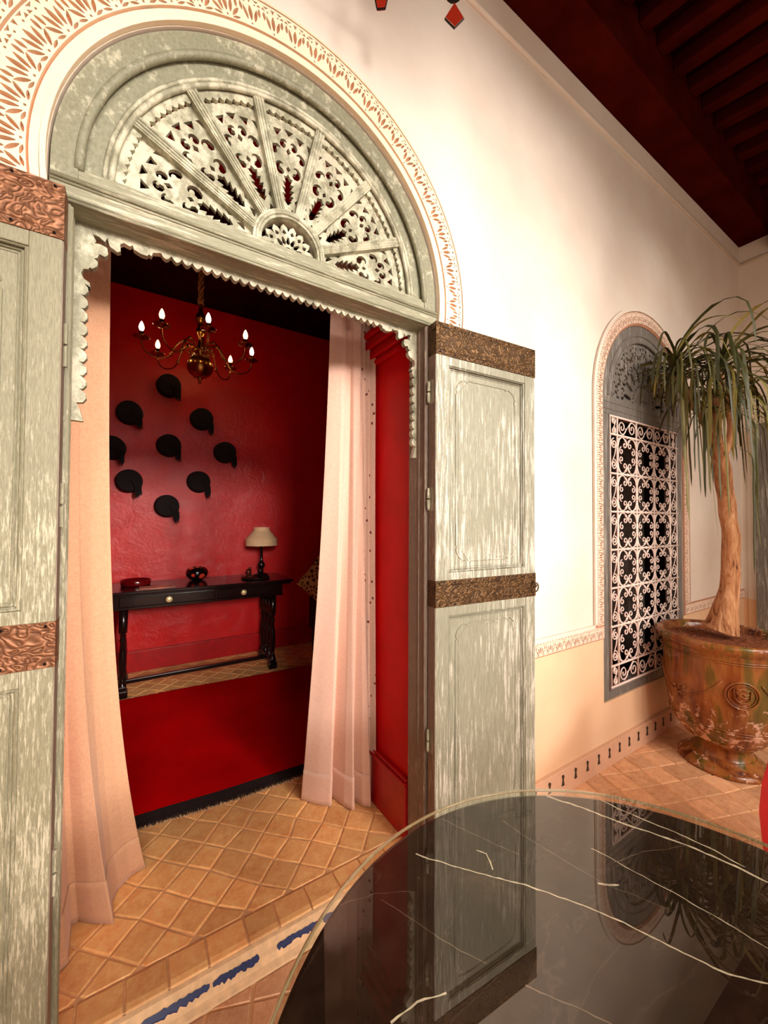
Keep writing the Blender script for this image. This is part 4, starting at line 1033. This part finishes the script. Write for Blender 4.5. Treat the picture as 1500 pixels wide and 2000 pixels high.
cu = obj('cushion', bm, M['cushion'], smooth=True, label='brown and gold patterned cushion propped on the dark armchair', category='cushion')
cu.location = (1.40, 3.06, .835); cu.rotation_euler = (R_(-14), R_(45), R_(0))

# ============================================================ MARBLE TABLE
tb = empty('round_table', (tabc.x, tabc.y, 0), label='round black marble table with white veins and a glass top in the foreground', category='table')
obj('marble_top', lathe(B(), [(0, .742), (.490, .742), (.497, .739), (.500, .733), (.500, .722), (.495, .714), (.485, .711), (0, .711)][::-1], seg=128), M['marble'], tb, smooth=False)
obj('glass_sheet', lathe(B(), [(0, .743), (.503, .743), (.5065, .7455), (.503, .750), (0, .750)], seg=160), M['glass'], tb, smooth=False)
bm = tube(B(), [(.5035*cos(2*pi*k/160), .5035*sin(2*pi*k/160), .7455) for k in range(160)], .0028, 6, closed=True)
t = NT('glass_edge'); t.col(rgb(170, 150, 112)); t.set(Roughness=.12, Transmission_Weight=.55, IOR=1.5)
obj('glass_edge', bm, t.m, tb, smooth=True)
obj('pedestal', lathe(B(), [(0, .711), (.16, .711), (.13, .69), (.05, .66), (.04, .50), (.055, .35), (.042, .20), (.06, .08), (.20, .05), (.27, .03), (.28, .0), (0, 0)][::-1], seg=32), M['iron'], tb, smooth=True)
def tp(x_, y_):  # point of the table plane seen at a photo pixel, relative to the table's centre
    d = ray(x_, y_); k = (.7424-EYE.z)/d.z; p = EYE+d*k; return Vector((p.x-tabc.x, p.y-tabc.y, .7424))
g4 = lambda x_, y_: tp(540+x_*.64, 1500+y_*.64)
VEINS = [([(765, 64), (900, 108), (1080, 178), (1260, 238), (1400, 300), (1500, 347), (1640, 420)], .0023), ([(940, 74), (1040, 123), (1200, 188), (1340, 253), (1430, 303)], .0013),
         ([(425, 262), (560, 303), (760, 358), (900, 405), (1060, 470), (1220, 550), (1380, 630), (1500, 660), (1640, 710)], .0013), ([(960, 245), (1100, 320), (1250, 400), (1400, 490), (1500, 550), (1620, 620)], .0009),
         ([(760, 665), (900, 722), (1020, 780), (1200, 880)], .0008), ([(490, 150), (620, 213), (740, 262)], .0005), ([(320, 400), (500, 520), (640, 600)], .0005), ([(690, 160), (800, 235), (1000, 350), (1200, 430)], .0005),
         ([(560, 105), (660, 98)], .0006), ([(1030, 290), (1110, 255), (1260, 235)], .0006), ([(350, 780), (430, 715), (520, 690)], .0012), ([(560, 90), (500, 95), (450, 130)], .0004), ([(180, 420), (300, 385), (420, 380)], .0004),
         ([(610, 250), (640, 262), (662, 310)], .0012), ([(980, 350), (1045, 356)], .0016)]
for pl, wv in VEINS:
    pts = [g4(*p) for p in pl]; fine = []
    for a, b in zip(pts, pts[1:]):
        L_ = (b-a).length; n = max(2, int(L_/.008))
        for k in range(n): fine.append(a+(b-a)*k/n)
    fine.append(pts[-1]); bm = B(); rows = []; off = 0
    for k, p in enumerate(fine):
        d = (fine[min(k+1, len(fine)-1)]-fine[max(k-1, 0)]).normalized(); nn = Vector((-d.y, d.x, 0)); off = off*.86+random.uniform(-.0011, .0011)
        p = p+nn*off
        if Vector((p.x, p.y)).length > .494: continue
        w_ = wv*random.uniform(.55, 1.25); rows.append((bm.verts.new(p+nn*w_), bm.verts.new(p-nn*w_)))
    for a, b in zip(rows, rows[1:]): bm.faces.new((a[0], a[1], b[1], b[0]))
    if rows: obj('vein', bm, M['vein'] if wv > .0008 else M['faint'], tb, label=None if wv > .0008 else 'faint brownish vein')

# red chair beyond the table
rc = empty('red_chair', (1.935, .21, -.0), R_(0), label='bright red rounded tub chair cut off by the right edge behind the table', category='chair')
bm = B(); sg = 40; rings = []
for r_, z_ in ((.20, .10), (.235, .14), (.262, .24), (.27, .36), (.262, .46), (.25, .52), (.23, .55), (.205, .54), (.195, .50), (.19, .42)):
    rings.append([bm.verts.new((r_*cos(2*pi*k/sg), r_*sin(2*pi*k/sg), z_*.93+(.20*max(0, cos(2*pi*k/sg))**.6 if z_ > .4 else 0))) for k in range(sg)])
for a, b in zip(rings, rings[1:]):
    for k in range(sg): bm.faces.new((a[k], a[(k+1) % sg], b[(k+1) % sg], b[k]))
bm.faces.new(rings[0][::-1])
obj('shell', bm, M['chair'], rc, smooth=True)
obj('seat', lathe(B(), [(0, .36), (.185, .36), (.20, .39), (.19, .43), (.15, .445), (0, .45)], seg=32), M['chair'], rc, smooth=True)
for k in range(4): obj('leg', lathe(B(), [(0, 0), (.010, 0), (.016, .11), (0, .11)], .15*cos(R_(45+90*k)), .15*sin(R_(45+90*k)), 0, 10), M['iron'], rc)

# ============================================================ GLAZED POT AND TREE
PX, PY = 2.82, .861
pt = empty('glazed_urn', (PX, PY, 0), label='large brown glazed garden urn with garland and medallion by the window', category='pot')
obj('body', lathe(B(), [(0, .01), (.196, .0), (.2045, .006), (.203, .018), (.190, .030), (.170, .042), (.150, .056), (.138, .068), (.131, .080), (.128, .092), (.129, .108), (.136, .122), (.141, .129), (.179, .158), (.208, .195), (.2319, .235), (.246, .295), (.2547, .352), (.263, .41), (.2682, .471), (.271, .54), (.2734, .611), (.2764, .655), (.284, .668), (.300, .680), (.3085, .700), (.306, .716), (.296, .724), (.280, .720), (.268, .708), (.262, .66), (0, .64)], seg=72), M['pot'], pt, smooth=True)
for z_, r_ in ((.636, .2755), (.624, .2745), (.268, .241), (.255, .2375), (.066, .140)): obj('moulded_line', tube(B(), [((r_+.001)*cos(2*pi*k/64), (r_+.001)*sin(2*pi*k/64), z_) for k in range(64)], .0035, 6, closed=True), M['pot'], pt, smooth=True)
va_ = atan2(-PY, -PX)+R_(17)        # medallion faces the table side, a little right of the line of sight
def onpot(da, z_, off=.003):
    prof = [(.195, .208), (.235, .2319), (.295, .246), (.352, .2547), (.41, .263), (.471, .2682), (.54, .271), (.611, .2734)]
    r_ = prof[-1][1]
    for (za, ra), (zb, rb_) in zip(prof, prof[1:]):
        if za <= z_ <= zb: r_ = ra+(rb_-ra)*(z_-za)/(zb-za)
    a = va_+da; return Vector(((r_+off)*cos(a), (r_+off)*sin(a), z_))
bm = B()
for rr, q in ((.068, .006), (.056, .003)): tube(bm, [onpot(rr/.265*cos(t_), .47+rr*sin(t_)) for t_ in [2*pi*k/32 for k in range(32)]], q, 6, closed=True)
sh = [(-.034, .034), (-.018, .028), (0, .036), (.018, .028), (.034, .034), (.032, -.012), (.018, -.030), (0, -.038), (-.018, -.030), (-.032, -.012)]
tube(bm, [onpot(x_/.265, .47+z_) for x_, z_ in sh], .0045, 6, closed=True)
tube(bm, [onpot(x_/.265, .47+z_) for x_, z_ in ((-.026, .012), (-.012, .004), (0, .016), (.012, .004), (.026, .012))], .004, 6); tube(bm, [onpot(x_/.265, .47+z_) for x_, z_ in ((-.022, -.008), (-.008, -.002), (.008, -.010), (.022, -.004))], .004, 6)
obj('medallion', bm, M['pot'], pt, smooth=True)
bm = B()
for k in range(3):
    a0 = 2*pi*k/3; tube(bm, [onpot(a0+.30+(2*pi/3-.60)*i/24, .53-.13*sin(pi*i/24)**.8, .002) for i in range(25)], .0055, 6)
for k in (1, 2, 0):
    for i in range(16):
        a = 2*pi*k/3-pi/3+random.uniform(-.13, .13); sphere(bm, onpot(a, .40+random.uniform(-.04, .04), .003), random.uniform(.007, .012), 6, 4)
obj('garland', bm, M['pot'], pt, smooth=True)
obj('soil', lathe(B(), [(0, .690), (.06, .692), (.15, .686), (.2645, .680)][::-1], seg=40), M['soil'], pt, smooth=True)
bm = B()
for i in range(110):
    a = random.uniform(0, 2*pi); r_ = random.uniform(.08, .235); p = Vector((r_*cos(a), r_*sin(a), .692)); b = random.uniform(0, 2*pi); L_ = random.uniform(.02, .05)
    tube(bm, [p, p+Vector((cos(b)*L_*.5, sin(b)*L_*.5, .010)), p+Vector((cos(b)*L_, sin(b)*L_, 0))], .0016, 3, cap=False)
obj('dead_leaf_litter', bm, M['soil'], pt, kind='stuff')
bm = B()
for k in range(70):
    a = 2*pi*k/70+random.uniform(-.03, .03); r0_ = .176; r1_ = .215+.045*abs(sin(a*1.7+1))+random.uniform(0, .02)
    v = [bm.verts.new((PX+r*cos(b), PY+r*sin(b), .0028)) for r, b in ((r0_, a-.05), (r1_, a-.05), (r1_+random.uniform(-.01, .01), a+.05), (r0_, a+.05))]; bm.faces.new(v)
obj('lime_stain', bm, M['limeedge'], pt, label=None) if False else bm.free()

tree = empty('ponytail_palm', (PX, PY, .69), label='ponytail palm with forked orange bark trunk and long drooping strap leaves', category='plant')
def TP(x_, y_): p = near_axis(x_, y_, PX, PY); return p-Vector((PX, PY, .69))
def spl(P, n=5):
    out = []
    for k in range(len(P)-1):
        p0, p1, p2, p3 = [P[min(max(k+q, 0), len(P)-1)] for q in (-1, 0, 1, 2)]
        for s_ in range(n): t_ = s_/n; out.append(.5*((2*p1)+(-p0+p2)*t_+(2*p0-5*p1+4*p2-p3)*t_**2+(-p0+3*p1-3*p2+p3)*t_**3))
    out.append(P[-1]); return out
def limb(name, px_pts, radii, dz=None, seg=14):
    P = [TP(*p) for p in px_pts]
    if dz:
        for i, q in enumerate(dz): P[i] = P[i]+q
    S = spl(P); n = len(S); rr = []
    for i in range(n):
        u = i/(n-1)*(len(radii)-1); k = min(int(u), len(radii)-2); rr.append(radii[k]+(radii[k+1]-radii[k])*(u-k))
    bm = tube(B(), S, rr, seg)
    for v in bm.verts:
        a = v.co; v.co += Vector((sin(a.z*31+a.x*60), cos(a.z*27+a.y*70), 0))*.003
    return obj(name, bm, M['bark'], tree, smooth=True)
limb('trunk', [(1407, 1229), (1412, 1212), (1424, 1150), (1428, 1060), (1420, 990), (1411, 920), (1402, 868)], [.088, .070, .046, .041, .040, .041, .040])
limb('branch', [(1404, 885), (1392, 850), (1366, 805), (1340, 770), (1320, 735)], [.030, .024, .022, .024, .026])
limb('branch', [(1400, 885), (1398, 840), (1397, 800), (1398, 765)], [.034, .026, .020, .018])
limb('branch', [(1410, 890), (1425, 860), (1428, 820), (1412, 770), (1408, 728)], [.028, .022, .018, .017, .018])
rl = random.Random(21)
def strap(start, az, el, L, wv, tw=0, bend_=(.10, .34, 4.0)):
    n = 13; p = start.copy(); e = el; a = az; P = [p.copy()]; st_ = L/n
    k_ = rl.uniform(.75, 1.25)
    for i in range(n):
        d = Vector((cos(a)*cos(e), sin(a)*cos(e), sin(e))); p = p+d*st_; P.append(p.copy())
        dn = bend_[0]+bend_[1]*math.exp(-((i-bend_[2])/2.2)**2)*k_
        e = max(e-dn*(1.0 if e > -1.2 else .25), -1.50); a += rl.uniform(-.10, .10) + (.35*sin(i*1.4+tw) if e < -1.2 else 0)
    bm = B(); rows = []
    for i, q in enumerate(P):
        d = (P[min(i+1, n)]-P[max(i-1, 0)]).normalized(); s_ = d.cross(Vector((cos(a+tw*.3), sin(a+tw*.3), .15))); s_ = s_.normalized() if s_.length > .05 else Vector((1, 0, 0))
        hz = Vector((-sin(az), cos(az), 0)); k = i/n; s_ = (hz*(1-min(1, k*1.3))+s_*min(1, k*1.3)*(1 if s_.dot(hz) > 0 else -1)).normalized()
        w_ = wv*(.75+.6*min(1, k*6)*(1-k)**.55)*(1 if i < n else .1); nrm = s_.cross(d).normalized()
        rows.append((bm.verts.new(q+s_*w_), bm.verts.new(q-nrm*w_*.35), bm.verts.new(q-s_*w_)))
    for r0_, r1_ in zip(rows, rows[1:]):
        bm.faces.new((r0_[0], r0_[1], r1_[1], r1_[0])); bm.faces.new((r0_[1], r0_[2], r1_[2], r1_[1]))
    obj('leaf', bm, M['leaf'], tree, smooth=True)
crowns = [(TP(1318, 728), 74, .70), (TP(1408, 715), 62, .72), (TP(1397, 762), 24, .6), (TP(1432, 790), 36, .62)]
for cpos, n, L0 in crowns:
    for i in range(n):
        az = rl.uniform(0, 2*pi); kind = rl.random()
        el = rl.uniform(.7, 1.35) if kind < .4 else (rl.uniform(.1, .8) if kind < .75 else rl.uniform(-.7, .1))
        L_ = L0*rl.uniform(.5, 1.2)
        if sin(az) > .1: L_ *= .62; el = max(el, .5)
        b_ = (rl.uniform(.10, .22), rl.uniform(.05, .40), rl.uniform(2.5, 7.5))
        strap(cpos+Vector((rl.uniform(-.015, .015), rl.uniform(-.015, .015), rl.uniform(-.07, .04))), az, el, L_, rl.uniform(.0042, .0078), rl.uniform(-2, 2), b_)
for az_, el_, L_ in ((188, .75, .50), (200, .55, .44), (176, .9, .46), (212, .7, .52), (225, .9, .50), (195, 1.05, .56), (240, .6, .5), (206, .3, .42)):
    strap(crowns[0][0], R_(az_), el_, L_, rl.uniform(.0036, .006), rl.uniform(-2, 2), (.20, .10, 6.0))
# long wavy strands trailing below the crown
for px_, py_, L_ in ((1400, 800, .62), (1388, 810, .5), (1410, 830, .6), (1420, 840, .8), (1380, 850, .45), (1318, 760, .8), (1306, 770, .7), (1298, 760, .45), (1334, 790, .62), (1342, 800, .5), (1322, 780, .5), (1314, 790, .85), (1430, 800, .7), (1442, 820, .6), (1325, 800, .75), (1345, 820, .62), (1300, 790, .5), (1372, 830, .55), (1440, 860, .85), (1452, 850, .95), (1462, 860, .9), (1470, 840, .7), (1448, 880, .8), (1436, 900, .6), (1475, 860, .85), (1335, 790, .95), (1360, 780, .7), (1310, 780, .62), (1456, 820, 1.0), (1466, 900, .65), (1330, 760, .8), (1345, 770, .9)):
    p = TP(px_, py_)+Vector((rl.uniform(-.10, .03), rl.uniform(-.12, -.02), .06)); strap(p, rl.uniform(3.4, 5.6), -.5, L_*.95, rl.uniform(.0032, .0058), rl.uniform(-2, 2), (.4, .2, 1.0))
# ============================================================ HANGING LANTERN (only its glass drops dip into view)
ln = empty('hanging_lantern', (.62, .72, 2.64), label='dark iron lantern with dangling red glass drops at the top edge', category='lantern')
Lr = lambda x_, y_, z_: Vector((x_-.62, y_-.72, z_-2.64))
bm = B()
for zz, rr in ((.42, .17), (.56, .21), (.74, .13)): tube(bm, [(rr*cos(2*pi*k/36), rr*sin(2*pi*k/36), zz) for k in range(36)], .006, 6, closed=True)
for k in range(6):
    a = 2*pi*k/6+.18; tube(bm, [(.17*cos(a), .17*sin(a), .42), (.21*cos(a), .21*sin(a), .56), (.13*cos(a), .13*sin(a), .74), (0, 0, .88)], .005, 6)
tube(bm, [(0, 0, .88), (0, 0, 1.24)], .004, 6)
obj('iron_cage', bm, M['iron'], ln)
DROPS = [(.642, .70, 2.611, 1.0), (.474, .77, 2.592, .8), (.60, .86, 3.02, 1.0), (.78, .80, 3.04, 1.0), (.74, .60, 3.02, 1.0)]
for x_, y_, z_, s_ in DROPS:
    p = Lr(x_, y_, z_); q = [(0, 0), (.022*s_, -.037*s_), (0, -.060*s_), (-.022*s_, -.037*s_)] if s_ == 1.0 else [(.024, .03), (.010, -.034), (-.008, -.036), (-.022, .03)]
    bm = B(); f = [bm.verts.new((a, -.0035, b)) for a, b in q]; g = [bm.verts.new((a, .0035, b)) for a, b in q]
    bm.faces.new(f); bm.faces.new(g[::-1])
    for i in range(4): bm.faces.new((f[i], g[i], g[(i+1) % 4], f[(i+1) % 4]))
    o = obj('glass_drop', bm, M['redglass'], ln); o.location = p; o.rotation_euler = (0, 0, -YAW)
    obj('drop_rim', tube(B(), [(a, 0, b) for a, b in q], .0026, 5, closed=True), M['iron'], o)
    bm = B(); top_ = .0 if s_ == 1.0 else .03
    if s_ == 1.0: lathe(bm, [(0, .030), (.022, .030), (.025, .036), (.022, .042), (0, .042)], seg=14)
    tube(bm, [(0, 0, top_), (-p.x*.25, -p.y*.25, (.42-p.z)*1.0)], .0022, 5)
    obj('hook', bm, M['iron'], o)
